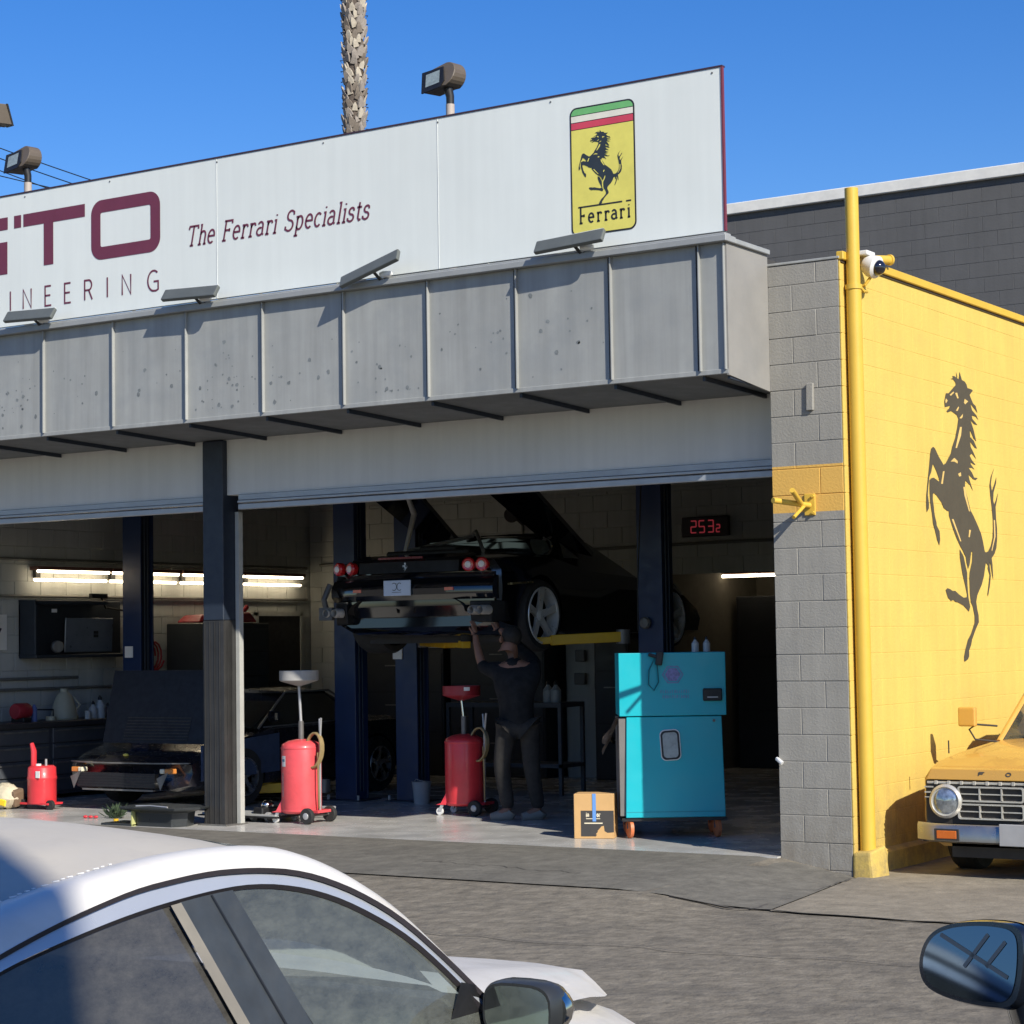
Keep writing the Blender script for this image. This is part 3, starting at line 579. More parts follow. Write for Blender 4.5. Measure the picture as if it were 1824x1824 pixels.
# ================================================================ things behind
db = thing("dark_block_building", "tall charcoal block building with white coping behind the yellow wall", "building", (-12, 12.0, 0))
MB().box(-13, 12.004, 0, 6, 24, 7.80).build("wall_core", DARKB, db, world=True)
blocks(db, (-7.9, 12.0, 0), 0, 6.5, 5.28, 7.80, DARKB, D=0.02, BL=0.4064, BH=0.2032, j=0.004, bev=0.002)
MB().box(-13, 11.99, 0, -7.9, 12.003, 7.8).box(-1.4, 11.99, 0, 6, 12.003, 7.8).box(-7.9, 11.998, 0, -1.4, 12.003, 5.26).build("lower_wall", DARKB, db, world=True)
MB().box(-13.1, 11.93, 7.803, 6.1, 24.1, 7.96).build("coping", mat("coping_white", (0.72, 0.70, 0.64), 0.7), db, world=True, bevel=0.01)
pt = thing("palm_tree", "tall palm trunk rough with old leaf bases rising behind the sign", "tree", (-15.95, 15, 0))
MB().tube([(0, 0, z) for z in lin(0, 20, 10)], [0.26, 0.22, 0.19, 0.18, 0.175, 0.17, 0.17, 0.165, 0.16, 0.16, 0.15], 20).build("trunk", mat("palm_core", (0.09, 0.07, 0.055), 0.95, var=0.3, scale=14), pt, smooth=True)
random.seed(9)
SC = [mat("leaf_base_" + n_, c_, 0.95, var=0.15, scale=25, bump=0.3) for n_, c_ in (("grey", (0.27, 0.235, 0.20)), ("brown", (0.17, 0.14, 0.11)), ("pale", (0.42, 0.37, 0.29)))]
def scale_mesh(m):
    b = MB(); b.rings([[(-0.055, 0, 0), (0.055, 0, 0), (0.05, -0.045, 0.0), (-0.05, -0.045, 0)], [(-0.045, -0.03, 0.10), (0.045, -0.03, 0.10), (0.035, -0.085, 0.11), (-0.035, -0.085, 0.11)], [(-0.01, -0.075, 0.17), (0.012, -0.075, 0.17), (0.01, -0.095, 0.165), (-0.008, -0.095, 0.165)]])
    o = b.build("leaf_base", m, pt); return o
prot = [scale_mesh(m) for m in SC]
for o in prot: o.location = (0, -0.17, 3)
cnt = 0; extra = MB()
for zi in range(int(11.5 / 0.095)):
    z = 8.6 + zi * 0.095
    for k in range(8):
        a = 2 * PI * (k + (zi % 2) * 0.5 + random.uniform(-.25, .25)) / 8; r = 0.168 + random.uniform(-0.008, 0.008); zz = z + random.uniform(-.03, .03)
        face_cam = math.cos(a - math.atan2(-0.8, 0.6)) > -0.1
        if 10.6 < zz < 13.45 and face_cam and cnt < 290:
            o = prot[random.choice((0, 0, 1, 2))].copy(); COL.objects.link(o); cnt += 1
            o.location = (r * math.cos(a), r * math.sin(a), zz); s_ = random.uniform(.75, 1.4)
            o.rotation_euler = (random.uniform(-.05, .15), random.uniform(-.5, .5), a + PI / 2); o.scale = (s_ * 1.0, s_ * 0.55, s_ * 0.85)
        else:
            M_ = Matrix.Translation((r * math.cos(a), r * math.sin(a), zz)) @ Matrix.Rotation(a + PI / 2, 4, 'Z')
            q = [M_ @ Vector(p) for p in ((-.055, 0, 0), (.055, 0, 0), (.035, -.085, .11), (-.035, -.085, .11))]; q2 = M_ @ Vector((0, 0, .12))
            extra.face(q); extra.face([q[3], q[2], q2])
tag(extra.build("leaf_bases", SC[0], pt), kind="stuff")
fr = MB()
for k in range(46):   # crown above the frame
    a = 2 * PI * k / 46 * 1.618 * 3; el = random.uniform(-0.9, 1.3); L_ = random.uniform(1.6, 2.1)
    d = Vector((math.cos(a) * math.cos(el), math.sin(a) * math.cos(el), math.sin(el))); p = Vector((0, 0, 20)); q = p + d * L_
    fr.tube([p, p + d * L_ * .5 + Vector((0, 0, .1)), q], [0.02, 0.015, 0.01], 4)
    u, v = frame(d)
    for j in range(22):
        t = PI * 1.5 * (j / 21 - 0.5); dr = (d * math.cos(t) + u * math.sin(t)).normalized(); e = q + dr * random.uniform(.6, .9) - Vector((0, 0, random.uniform(.1, .45)))
        m_ = q + dr * 0.45; ww = u * 0.03 if abs(dr.dot(u)) < .7 else v * 0.03
        fr.face([q, m_ + ww, e, m_ - ww])
tag(fr.build("crown", mat("palm_leaf", (0.05, 0.085, 0.03), 0.7, var=0.3), pt), kind="stuff")
# overhead wires far left
for i, (z0, z1, y) in enumerate(((15.8, 10.8, 22), (15.5, 10.6, 22.1), (15.25, 10.2, 21.9), (14.75, 11.0, 22.2))):
    pts = [(-36 + 13 * k / 12, y, z0 + (z1 - z0) * k / 12 - 0.12 * math.sin(PI * k / 12)) for k in range(13)]
    o = MB().tube(pts, 0.014, 5).build("overhead_wire", BLK); tag(o, ("second highest", "second lowest", "lowest", "highest")[i] + " overhead wire sloping down behind the flood light over the letter T", "wire", "overhead wires at the far left")
up = thing("utility_pole", "wooden utility pole carrying the wires outside the left edge", "pole", (-36, 22, 0))
MB().tube([(0, 0, 0), (0, 0, 16.4)], [0.19, 0.12], 12).build("shaft", mat("pole_wood", (0.16, 0.11, 0.07), 0.9), up, smooth=True)
MB().box(-0.05, -1.2, 15.7, 0.05, 1.2, 15.85).build("crossarm", MC["pole_wood"], up)
if True:  # unseen slab, added so that its edge shades the near saloon
    nb = thing("shade_slab", "tall blank slab added outside the picture to shade the near saloon", "sign", (9.8, -17.4, 0)); PX, PY = 10.0, -14.82
    MB().box(PX - 0.4, PY - 5.0, 0.6, PX, PY, 7.5).build("shade_slab_panel", mat("shade_slab_paint", (0.45, 0.4, 0.32), 0.7), nb, world=True, bevel=0.01)
    for y_ in (PY - 1, PY - 4): MB().box(PX - 0.3, y_ - 0.1, -0.1, PX - 0.1, y_ + 0.1, 0.6).build("leg", STEEL, nb, world=True)
# ================================================================ vehicles
def wheel(parent, c, side, r, wd, rim, rmat, spokes=5, name="wheel", style="star"):
    """axle along x; side=+1 outer face towards +x"""
    w_ = MB(); x = c[0]; s = side
    w_.lathe([(rim * 0.98, -wd / 2), (r * 0.93, -wd / 2), (r, -wd * 0.36), (r, wd * 0.36), (r * 0.93, wd / 2), (rim * 0.98, wd / 2)], c, (s, 0, 0), 36, caps=False)
    ty = w_.build("tyre" if False else name, RUB, parent, smooth=True)
    m = MB(); cv = Vector(c)
    m.lathe([(rim, wd * 0.5 + 0.004), (rim * 0.99, wd * 0.5 + 0.012), (rim * 0.93, wd * 0.5 + 0.010), (rim * 0.90, wd * 0.15), (rim * 0.9, -wd * 0.4)], c, (s, 0, 0), 36, caps=False)
    m.build("rim", rmat, ty, smooth=True)
    m = MB(); o = wd * 0.5
    m.lathe([(rim * 0.9, o * 0.25), (0.001, o * 0.25)], c, (s, 0, 0), 30); m.build("brake_shadow_disc", mat("wheel_inner", (0.03, 0.03, 0.032), 0.6), ty, smooth=True)
    m = MB()
    if spokes:
        for k in range(spokes):
            a = 2 * PI * k / spokes + 0.3; d = Vector((0, math.cos(a), math.sin(a))); t = Vector((0, -math.sin(a), math.cos(a))); X = Vector((s, 0, 0))
            secs = []
            for rr, w2, h in ((rim * 0.10, rim * 0.16, o * 0.75), (rim * 0.5, rim * 0.115, o * 0.9), (rim * 0.95, rim * 0.15, o * 0.98)):
                p = cv + d * rr + X * h; secs.append([p - t * w2, p + t * w2, p + t * w2 * .8 - X * 0.035, p - t * w2 * .8 - X * 0.035])
            m.rings(secs)
        m.lathe([(rim * 0.2, o * 0.6), (rim * 0.2, o * 0.86), (rim * 0.13, o * 0.95)], c, (s, 0, 0), 18)
    else:
        m.lathe([(rim * 0.8, o * 0.7), (rim * 0.5, o * 0.95), (rim * 0.3, o * 1.02), (0.01, o * 1.05)], c, (s, 0, 0), 24)
    m.build("spokes" if spokes else "hub_cap", rmat, ty, smooth=True)
    return ty
def loft(parent, name, m, st, smooth=True, sharp=40, bevel=0):
    """st: list of (y, [(x,z)...] from sill to centre line); mirrored about x=0"""
    mb_ = MB(); R_ = []
    for y, pr in st:
        yy = (lambda x: y(x)) if callable(y) else (lambda x: y)
        R_.append([(x, yy(x), z) for x, z in pr] + [(-x, yy(x), z) for x, z in pr[::-1] if x > 1e-6])
    mb_.rings(R_, True, True)
    return mb_.build(name, m, parent, smooth=smooth, sharp=sharp, bevel=bevel)
# ---------------------------------------------------------------- near white saloon (world coordinates minus its base)
sd = thing("white_saloon", "dusty white four door saloon cut off at the lower left corner", "car", (2.90, -11, 0))
BX = 2.90
WP = mat("white_car_paint", (0.66, 0.635, 0.59), 0.42, var=0.04, scale=2.5, coat=0.12, stain=(0.56, 0.53, 0.47), sscale=7, samt=0.45)
DUST = mat("dusty_roof_paint", (0.50, 0.46, 0.385), 0.55, var=0.05, scale=3, stain=(0.38, 0.35, 0.30), sscale=12, samt=0.4)
TRIM = mat("window_trim", (0.50, 0.52, 0.55), 0.3, metal=0.45, var=0.03, rvar=0.04)
SEAL = mat("seal_rubber", (0.035, 0.03, 0.035), 0.55)
GF = glass("front_side_glass", (0.50, 0.58, 0.54), 0.02, 0.30, (0.27, 0.285, 0.25)); GR = glass("tinted_rear_glass", (0.06, 0.07, 0.09), 0.03, 0.30, (0.22, 0.21, 0.19)); GW = glass("windscreen_glass", (0.62, 0.72, 0.66), 0.05, 0.12, (0.5, 0.55, 0.5))
# upper edge of side windows: (y, z); x follows tumblehome
def sx(z): return 3.76 - 0.28 * (z - 0.93)
sealc = [(-12.95, 0.90), (-12.70, 0.985), (-12.45, 1.085), (-12.2, 1.17), (-11.975, 1.230), (-11.892, 1.250), (-11.777, 1.274), (-11.627, 1.299), (-11.44, 1.3095), (-11.344, 1.307), (-11.245, 1.299), (-11.145, 1.284), (-11.046, 1.255), (-10.948, 1.215), (-10.835, 1.154), (-10.738, 1.078), (-10.636, 0.99), (-10.548, 0.905)]
def interp(tab, y):
    if y <= tab[0][0]: return tab[0][1]
    for a, b in zip(tab, tab[1:]):
        if y <= b[0]: return a[1] + (b[1] - a[1]) * (y - a[0]) / (b[0] - a[0])
    return tab[-1][1]
def sm(tab, y, h=0.05): return sum(interp(tab, y + k * h / 2) for k in (-2, -1, 0, 1, 2)) / 5
glassc = [(-12.9, 0.885), (-12.70, 0.955), (-12.45, 1.055), (-12.2, 1.14), (-11.981, 1.205), (-11.873, 1.224), (-11.758, 1.243), (-11.64, 1.259), (-11.516, 1.270), (-11.387, 1.277), (-11.287, 1.276), (-11.188, 1.263), (-11.088, 1.240), (-10.989, 1.204), (-10.84, 1.130), (-10.74, 1.055), (-10.64, 0.965), (-10.57, 0.89)]
ditc = [(-13.1, 0.93), (-12.9, 0.99), (-12.65, 1.09), (-12.4, 1.175), (-12.15, 1.245), (-11.865, 1.302), (-11.784, 1.315), (-11.706, 1.326), (-11.614, 1.337), (-11.524, 1.345), (-11.431, 1.349), (-11.334, 1.3495), (-11.192, 1.343), (-11.1, 1.325), (-11.0, 1.288), (-10.9, 1.243), (-10.8, 1.185), (-10.7, 1.115), (-10.6, 1.035), (-10.5, 0.95), (-10.45, 0.915)]
ys = lin(-12.95, -10.55, 60)
LOC = Vector(sd.location)
def SB(mb_, n, m, **k): return mb_.build(n, m, sd, world=True, **k)
def strip(cols):  # list of functions y->point
    mb_ = MB(); V = [[mb_.b.verts.new(c(y)) for c in cols] for y in ys]
    for a, b in zip(V, V[1:]):
        for k in range(len(cols) - 1): mb_.b.faces.new((a[k], a[k + 1], b[k + 1], b[k]))
    return mb_
def both(mb_, n, m, **k):
    b2 = MB(); b2.b.free(); b2.b = mb_.b.copy()
    for v in b2.b.verts: v.co.x = 2 * BX - v.co.x
    SB(b2, n, m, **k); return SB(mb_, n, m, **k)
def mirror(mb_):
    g = bmesh.ops.duplicate(mb_.b, geom=mb_.b.verts[:] + mb_.b.edges[:] + mb_.b.faces[:])
    for v in g['geom']:
        if isinstance(v, bmesh.types.BMVert): v.co.x = 2 * BX - v.co.x
    return mb_
zs = lambda y: sm(sealc, y); zg = lambda y: sm(glassc, y); zd = lambda y: sm(ditc, y)
def rail(t):
    def f(y):
        a = Vector((sx(zs(y)) + 0.004, y, zs(y) + 0.008)); b = Vector((3.545, y, zd(y))); p = a.lerp(b, t)
        k = math.sin(PI * t); return p + Vector((0.018, 0, 0.020)) * k
    return f
both(strip([rail(t) for t in lin(0, 1, 6)]), "roof_rail", WP, smooth=True)
both(strip([lambda y: (sx(zs(y)) + 0.006, y, zs(y) + 0.009), lambda y: (sx(zs(y)) + 0.003, y, zs(y) - 0.002), lambda y: (sx(zs(y)) - 0.02, y, zs(y) - 0.003)]), "upper_seal", SEAL, smooth=False)
both(strip([lambda y: (sx(zs(y)) - 0.002, y, zs(y) - 0.003), lambda y: (sx(zs(y)) + 0.004, y, zs(y) * .5 + zg(y) * .5), lambda y: (sx(zg(y)) + 0.0, y, zg(y) + 0.004)]), "window_trim", TRIM, smooth=True)
both(strip([lambda y: (sx(zg(y)) + 0.002, y, zg(y) + 0.004), lambda y: (sx(zg(y)) - 0.006, y, zg(y) - 0.006), lambda y: (sx(zg(y)) - 0.02, y, zg(y) - 0.007)]), "glass_seal", SEAL)
# white dash marks of sealer in the roof ditch
mb = MB(); random.seed(4)
for k in range(16):
    y = -11.93 + k * 0.022 + random.uniform(0, .012); 
    mb.beam((3.552, y, zd(y) + 0.0045), (3.552, y + random.uniform(.006, .018), zd(y + .01) + 0.0035), 0.0035, 0.002)
SB(mb, "ditch_sealer", WHITE)
def roofz(x, y):
    t = (x - BX) / 0.645; return zd(y) + 0.045 * (1 - t * t) * max(0.3, min(1, (-10.95 - y) / 0.35))
cols = [(lambda y, x=x: (x, y, roofz(x, y) if abs(x - 3.545) > .001 else zd(y) - 0.004)) for x in lin(2 * BX - 3.545, 3.545, 12)]
ys = lin(-12.15, -11.2, 24); SB(strip(cols), "roof", DUST, smooth=True)
def bow(x): t = (x - BX) / 0.645; return 0.16 * (1 - t * t)
ys = lin(-11.2, -10.50, 20)
cw = [(lambda y, x=x: (x, y + bow(x) * max(0, (y + 11.2) / 0.7), roofz(x, y))) for x in lin(2 * BX - 3.545, 3.545, 12)]
SB(strip(cw), "windscreen", GW, smooth=True)
ys = lin(-12.95, -12.15, 16); SB(strip(cols), "rear_window", GR, smooth=True)
# side glass panes
def pane(y0, y1, name, m, off=0.0, zb=0.86):
    global ys
    ys = lin(y0, y1, 14)
    return SB(mirror(strip([(lambda y, t=t: (sx(zg(y) * (1 - t) + zb * t) - 0.008 + off, y, (zg(y) - 0.004) * (1 - t) + zb * t)) for t in lin(0, 1, 4)])), name, m, smooth=True)
def pane_lean(top0, top1, bot0, bot1, name, m, off, zb=0.80):
    mb_ = MB(); n = 14; cols_ = []
    for k in range(n + 1):
        yt = top0 + (top1 - top0) * k / n; yb = bot0 + (bot1 - bot0) * k / n; zt = zg(yt) - 0.003
        cols_.append([(sx(zt + (zb - zt) * t) + off, yt + (yb - yt) * t, zt + (zb - zt) * t) for t in lin(0, 1, 6)])
    V = [[mb_.b.verts.new(p) for p in c_] for c_ in cols_]
    for a, b in zip(V, V[1:]):
        for j in range(6): mb_.b.faces.new((a[j], a[j + 1], b[j + 1], b[j]))
    return both(mb_, name, m, smooth=True)
pane_lean(-12.85, -11.54, -12.85, -11.30, "rear_door_glass", GR, -0.010)
pane_lean(-11.36, -10.58, -11.08, -10.58, "front_door_glass", GF, -0.010)
pane_lean(-11.545, -11.515, -11.32, -11.285, "pillar_strip", mat("pillar_strip_grey", (0.22, 0.20, 0.165), 0.6, var=0.15), 0.002)
pane_lean(-11.515, -11.355, -11.285, -11.10, "centre_pillar", mat("pillar_black", (0.04, 0.045, 0.05), 0.45, var=0.2, scale=12), -0.002)
pane_lean(-11.425, -11.42, -11.185, -11.178, "pillar_gap", BLK, 0.001)
mb = MB().poly([(-10.62, 0.985), (-10.53, 0.89), (-10.74, 0.89), (-10.68, 1.0)], (3.752, 0, 0), (0, 1, 0), (0, 0, 1)); SB(mb, "mirror_corner_trim", BLK)
# lower body
belt = lambda y: 0.0
def body_prof(hw, zt, zc, xs=1.0): return [(hw * 0.80, 0.20), (hw * 0.97, 0.26), (hw, min(0.50, zt - 0.16)), (hw * 0.995, min(0.72, zt - 0.08)), (hw * 0.975, zt - 0.04), (hw * 0.90, zt), (hw * 0.45, zc), (0, zc + 0.005)]
st = [(-13.35, body_prof(0.60, 0.78, 0.80)), (-13.28, body_prof(0.78, 0.86, 0.88)), (-13.0, body_prof(0.85, 0.90, 0.92)), (-12.6, body_prof(0.875, 0.89, 0.80)), (-12.3, body_prof(0.88, 0.875, 0.55)), (-11.5, body_prof(0.885, 0.865, 0.5)), (-10.9, body_prof(0.885, 0.865, 0.52)), (-10.62, body_prof(0.88, 0.875, 0.60)),
      (-10.42, body_prof(0.88, 0.855, 0.86)), (-10.1, body_prof(0.87, 0.80, 0.84)), (-9.8, body_prof(0.84, 0.735, 0.80)), (-9.5, body_prof(0.79, 0.65, 0.755)), (-9.25, body_prof(0.70, 0.58, 0.70)), (-9.0, body_prof(0.58, 0.51, 0.63)), (-8.8, body_prof(0.44, 0.46, 0.55)), (-8.7, body_prof(0.3, 0.42, 0.48))]
o = cut(loft(sd, "body", WP, [(y + 11, pr) for y, pr in st]), [((s_ * 0.85, wy + 11, 0.32), (1, 0, 0), 0.34, 0.22) for s_ in (-1, 1) for wy in (-9.95, -12.35)])
# raised bonnet panel with shut line
hd = MB(); V = []
for k in range(15):
    y = -10.36 + 1.36 * k / 14; row = []
    for j in range(13):
        t = (j / 12 - 0.5) * 2; z = interp([(-10.36, 0.885), (-10.0, 0.865), (-9.7, 0.83), (-9.4, 0.78), (-9.15, 0.735), (-8.86, 0.64)], y); hwid = interp([(-10.36, 0.74), (-9.9, 0.66), (-9.5, 0.53), (-9.2, 0.36), (-9.0, 0.2)], y)
        ridge = 0.016 * math.exp(-((abs(t) - 0.62) / 0.10) ** 2)
        row.append(hd.b.verts.new((BX + t * hwid, y + 0.10 * (1 - t * t), z + 0.028 * (1 - t ** 2) - 0.03 * abs(t) ** 6 + ridge)))
    V.append(row)
for a, b in zip(V, V[1:]):
    for j in range(12): hd.b.faces.new((a[j], a[j + 1], b[j + 1], b[j]))
SB(hd, "bonnet", WP, smooth=True)
SB(MB().box(BX - 0.78, -10.52, 0.86, BX + 0.78, -10.34, 0.905), "cowl", BLK)
# cabin
SB(MB().box(BX - 0.72, -11.0, 0.55, BX + 0.72, -10.45, 0.92), "dashboard", mat("dash", (0.05, 0.05, 0.048), 0.7), bevel=0.04)
for x in (BX - 0.36, BX + 0.36):
    SB(MB().obb((x, -11.75, 0.80), (0.50, 0.16, 0.60), (math.radians(14), 0, 0)).obb((x, -11.45, 0.52), (0.5, 0.55, 0.16)), "seat", mat("seat_cloth", (0.075, 0.07, 0.065), 0.9), bevel=0.04, seg=2)
    SB(MB().obb((x, -11.88, 1.16), (0.26, 0.09, 0.17), (math.radians(10), 0, 0)), "headrest", MC["seat_cloth"], bevel=0.03, seg=2)
SB(MB().box(BX - 0.65, -12.7, 0.5, BX + 0.65, -12.5, 1.0), "rear_seat", MC["seat_cloth"], bevel=0.05)
mb = MB(); mb.tube([(BX - 0.36 + 0.17 * math.cos(t), -11.05 + 0.05 * math.sin(t), 0.90 + 0.16 * math.sin(t)) for t in lin(0, 2 * PI, 24)], 0.014, 8); SB(mb, "steering_wheel", BLK, smooth=True)
# door mirror
mr_ = MB(); c = Vector((3.86, -10.58, 0.935))
mr_.rings([[c + Vector((a * 0.098 * s, yy * .8, b * 0.066 * s)) for a, b in [(math.copysign(abs(math.cos(t)) ** .6, math.cos(t)), math.copysign(abs(math.sin(t)) ** .6, math.sin(t))) for t in [2 * PI * k / 24 for k in range(24)]]] for s, yy in ((0.93, -0.05), (1.0, -0.03), (1.0, 0.02), (0.85, 0.065), (0.5, 0.095))])
SB(mr_, "mirror_housing", mat("mirror_dark", (0.03, 0.033, 0.035), 0.3), smooth=True)
ge = MB(); ge.face([c + Vector((a * 0.086, -0.041, b * 0.055)) for a, b in [(math.copysign(abs(math.cos(t)) ** .6, math.cos(t)), math.copysign(abs(math.sin(t)) ** .6, math.sin(t))) for t in [2 * PI * k / 24 for k in range(24)]]])
SB(ge, "mirror_glass", mat("mirror_glass", (0.55, 0.6, 0.6), 0.06, metal=1.0, var=0, rvar=0))
cc = MB(); cc.rings([[c + Vector((0.022 + a * 0.088 * s, yy * .8, 0.0 + b * 0.062 * s)) for a, b in [(math.cos(t), math.sin(t)) for t in [2 * PI * k / 20 for k in range(20)]]] for s, yy in ((0.98, 0.0), (1.0, 0.03), (0.8, 0.075), (0.4, 0.10))])
SB(cc, "mirror_cap", CHROME, smooth=True)
SB(MB().tube([(3.72, -10.55, 0.88), (3.81, -10.56, 0.90)], 0.03, 10), "mirror_arm", BLK, smooth=True)
for s_, wy in ((1, -9.95), (-1, -9.95), (1, -12.35), (-1, -12.35)):
    wheel(sd, (s_ * (0.76 if wy > -11 else 0.79), wy + 11, 0.32), s_, 0.32, 0.21, 0.215, mat("alloy", (0.5, 0.5, 0.5), 0.3, metal=0.9), 5)
for s_ in (-1, 1):
    MB().sphere((s_ * 0.50, 1.95, 0.52), 0.10, (1.2, .8, .6), 14).build("headlight", mat("lamp_clear", (0.6, 0.62, 0.62), 0.1, coat=1), sd, smooth=True)
    MB().box(s_ * 0.45, -2.37, 0.62, s_ * 0.78, -2.28, 0.78).build("tail_light", DRED, sd, bevel=0.02)
    for hy in (-0.05, -1.2): MB().obb((s_ * 0.885, hy, 0.79), (0.03, 0.16, 0.03)).build("door_handle", CHROME, sd, bevel=0.008)
# ---------------------------------------------------------------- dark car whose mirror shows at lower right
dcx = thing("dark_hatchback", "dark car of which only the door mirror shows at the lower right corner", "car", (6.05, -11.3, 0))
DKP = mat("dark_car_paint", (0.012, 0.016, 0.028), 0.15, var=0, rvar=0, coat=1)
def bp2(hw, zt, zc): return [(hw * 0.8, 0.2), (hw * 0.98, 0.27), (hw, 0.5), (hw * 0.99, 0.72), (hw * 0.95, zt), (hw * 0.6, zc), (0, zc + 0.01)]
dc_body = loft(dcx, "body", DKP, [(-1.5, bp2(0.55, 0.5, 0.52)), (-1.42, bp2(0.72, 0.72, 0.75)), (-1.0, bp2(0.78, 0.82, 0.84)), (0.3, bp2(0.80, 0.83, 0.86)), (1.2, bp2(0.80, 0.80, 0.86)), (1.9, bp2(0.77, 0.72, 0.78)), (2.3, bp2(0.68, 0.6, 0.64)), (2.42, bp2(0.5, 0.5, 0.52))])
loft(dcx, "cabin", mat("cabin_glass_dark", (0.01, 0.012, 0.015), 0.05, var=0, rvar=0, coat=1), [(-1.38, [(0.6, 0.8), (0.56, 0.9), (0, 0.93)]), (-0.95, [(0.66, 0.8), (0.5, 1.2), (0, 1.24)]), (0.0, [(0.68, 0.8), (0.5, 1.26), (0, 1.31)]), (0.5, [(0.68, 0.8), (0.48, 1.2), (0, 1.25)]), (1.15, [(0.66, 0.8), (0.58, 0.84), (0, 0.9)])])
loft(dcx, "roof", DKP, [(-0.9, [(0.49, 1.225), (0.48, 1.235), (0, 1.27)]), (0.0, [(0.5, 1.27), (0.49, 1.28), (0, 1.33)]), (0.42, [(0.48, 1.225), (0.47, 1.235), (0, 1.28)])])
for s_, wy in ((1, 1.45), (-1, 1.45), (1, -0.9), (-1, -0.9)):
    wheel(dcx, (s_ * 0.715, wy, 0.31), s_, 0.31, 0.2, 0.2, MC["alloy"], 5)
sup = lambda e, a, b, n=28: [(math.copysign(abs(math.cos(2 * PI * k / n)) ** e * a, math.cos(2 * PI * k / n)), math.copysign(abs(math.sin(2 * PI * k / n)) ** e * b, math.sin(2 * PI * k / n))) for k in range(n)]
mc = Vector((4.98, -10.72, 1.135)) - Vector(dcx.location); YAW = math.radians(-16)
def mp(a, y, b): v = Matrix.Rotation(YAW, 3, 'Z') @ Matrix.Rotation(math.radians(-9), 3, 'X') @ Vector((a, y, b)); return mc + v
OUT = [(-0.115, -0.02), (-0.108, 0.022), (-0.085, 0.052), (-0.045, 0.070), (0.01, 0.080), (0.07, 0.084), (0.12, 0.080), (0.135, 0.05), (0.135, -0.03), (0.12, -0.075), (0.07, -0.082), (0.0, -0.080), (-0.06, -0.072), (-0.10, -0.055)]
for _ in range(2): OUT = [q for i in range(len(OUT)) for a, b in ((OUT[i], OUT[(i + 1) % len(OUT)]),) for q in ((a[0] * .75 + b[0] * .25, a[1] * .75 + b[1] * .25), (a[0] * .25 + b[0] * .75, a[1] * .25 + b[1] * .75))]
mb = MB(); mb.rings([[mp(a * s, y, b * s) for a, b in OUT] for s, y in ((0.96, -0.035), (1.0, -0.02), (1.0, 0.02), (0.88, 0.07), (0.6, 0.11))]); mb.build("mirror_housing", mat("mirror_black", (0.006, 0.008, 0.012), 0.25, coat=0.6), dcx, smooth=True, sharp=50)
mb = MB(); mb.rings([[mp(a * s, y, b * s + 0.001) for a, b in [q for q in OUT if q[1] > 0.055]] for s, y in ((1.015, -0.01), (1.02, 0.02), (0.9, 0.07), (0.63, 0.11))], False, False); mb.build("mirror_top_highlight", mat("mirror_highlight", (0.25, 0.22, 0.18), 0.3, coat=0.5), dcx, smooth=True)  # pale warm layer painting the sunlit highlight along the housing top
mb = MB(); mb.face([mp(a * 0.87, -0.037, b * 0.85) for a, b in OUT]); mb.build("mirror_glass", mat("mirror_glass_blue", (0.13, 0.18, 0.24), 0.05, metal=1.0, var=0, rvar=0), dcx)
mb = MB()
for a0, b0, a1, b1 in ((-0.06, 0.045, 0.10, -0.02), (0.0, -0.01, 0.05, 0.055), (0.05, -0.005, 0.09, 0.045)):
    mb.beam(mp(a0, -0.0385, b0), mp(a1, -0.0385, b1), 0.0075, 0.0008, up=mp(0, -1, 0) - mc)
mb.build("glass_reflection_bars", mat("mirror_reflection", (0.045, 0.065, 0.09), 0.5), dcx)  # dark bars laid on the glass as a painted reflection
MB().tube([mp(0.10, 0.02, -0.05), mp(0.12, 0.05, -0.13), mp(0.15, 0.07, -0.20)], [0.04, 0.045, 0.055], 12).build("mirror_arm", MC["mirror_black"], dcx, smooth=True)
# ---------------------------------------------------------------- yellow vintage pickup
tk = thing("vintage_car", "mustard yellow vintage car with chrome grille nosed out beside the yellow wall", "car", (1.21, 0.36, -0.06))
TP = mat("mustard_paint", (0.58, 0.32, 0.06), 0.33, var=0.05, scale=3, coat=0.4, stain=(0.45, 0.26, 0.07), sscale=6, samt=0.3)
HW = 0.83
def tprof(hw, zs_, zc): return [(hw * 0.82, 0.24), (hw * 0.97, 0.30), (hw, 0.45), (hw * 0.99, zs_ - 0.08), (hw * 0.93, zs_ - 0.01), (hw * 0.80, zs_ + 0.012), (hw * 0.45, zc), (0, zc + 0.012)]
tk_body = loft(tk, "body", TP, [(0.05, tprof(HW * .97, 0.76, 0.765)), (0.10, tprof(HW, 0.82, 0.835)), (0.25, tprof(HW, 0.865, 0.89)), (0.7, tprof(HW, 0.91, 0.945)), (1.35, tprof(HW, 0.95, 0.985)), (1.5, tprof(HW, 0.96, 0.99)), (3.9, tprof(HW, 0.95, 0.96)), (4.3, tprof(HW * .97, 0.9, 0.92)), (4.42, tprof(HW * .9, 0.7, 0.75))], sharp=28)
MB().rings([[(-HW * .94, 0.055, 0.742), (HW * .94, 0.055, 0.742), (HW * .9, 0.08, 0.825), (-HW * .9, 0.08, 0.825)], [(-HW * .94, 0.02, 0.735), (HW * .94, 0.02, 0.735), (HW * .9, 0.035, 0.815), (-HW * .9, 0.035, 0.815)]]).build("bonnet_lip", TP, tk, bevel=0.006, seg=2)
GD = mat("grille_dark", (0.03, 0.026, 0.022), 0.6); CW = mat("grille_bright", (0.62, 0.59, 0.52), 0.3, metal=0.5)
MB().box(-HW * .955, 0.03, 0.40, HW * .955, 0.12, 0.732).build("grille_surround", GD, tk, bevel=0.01)
g = MB().box(-HW * .93, 0.015, 0.705, HW * .93, 0.03, 0.722)
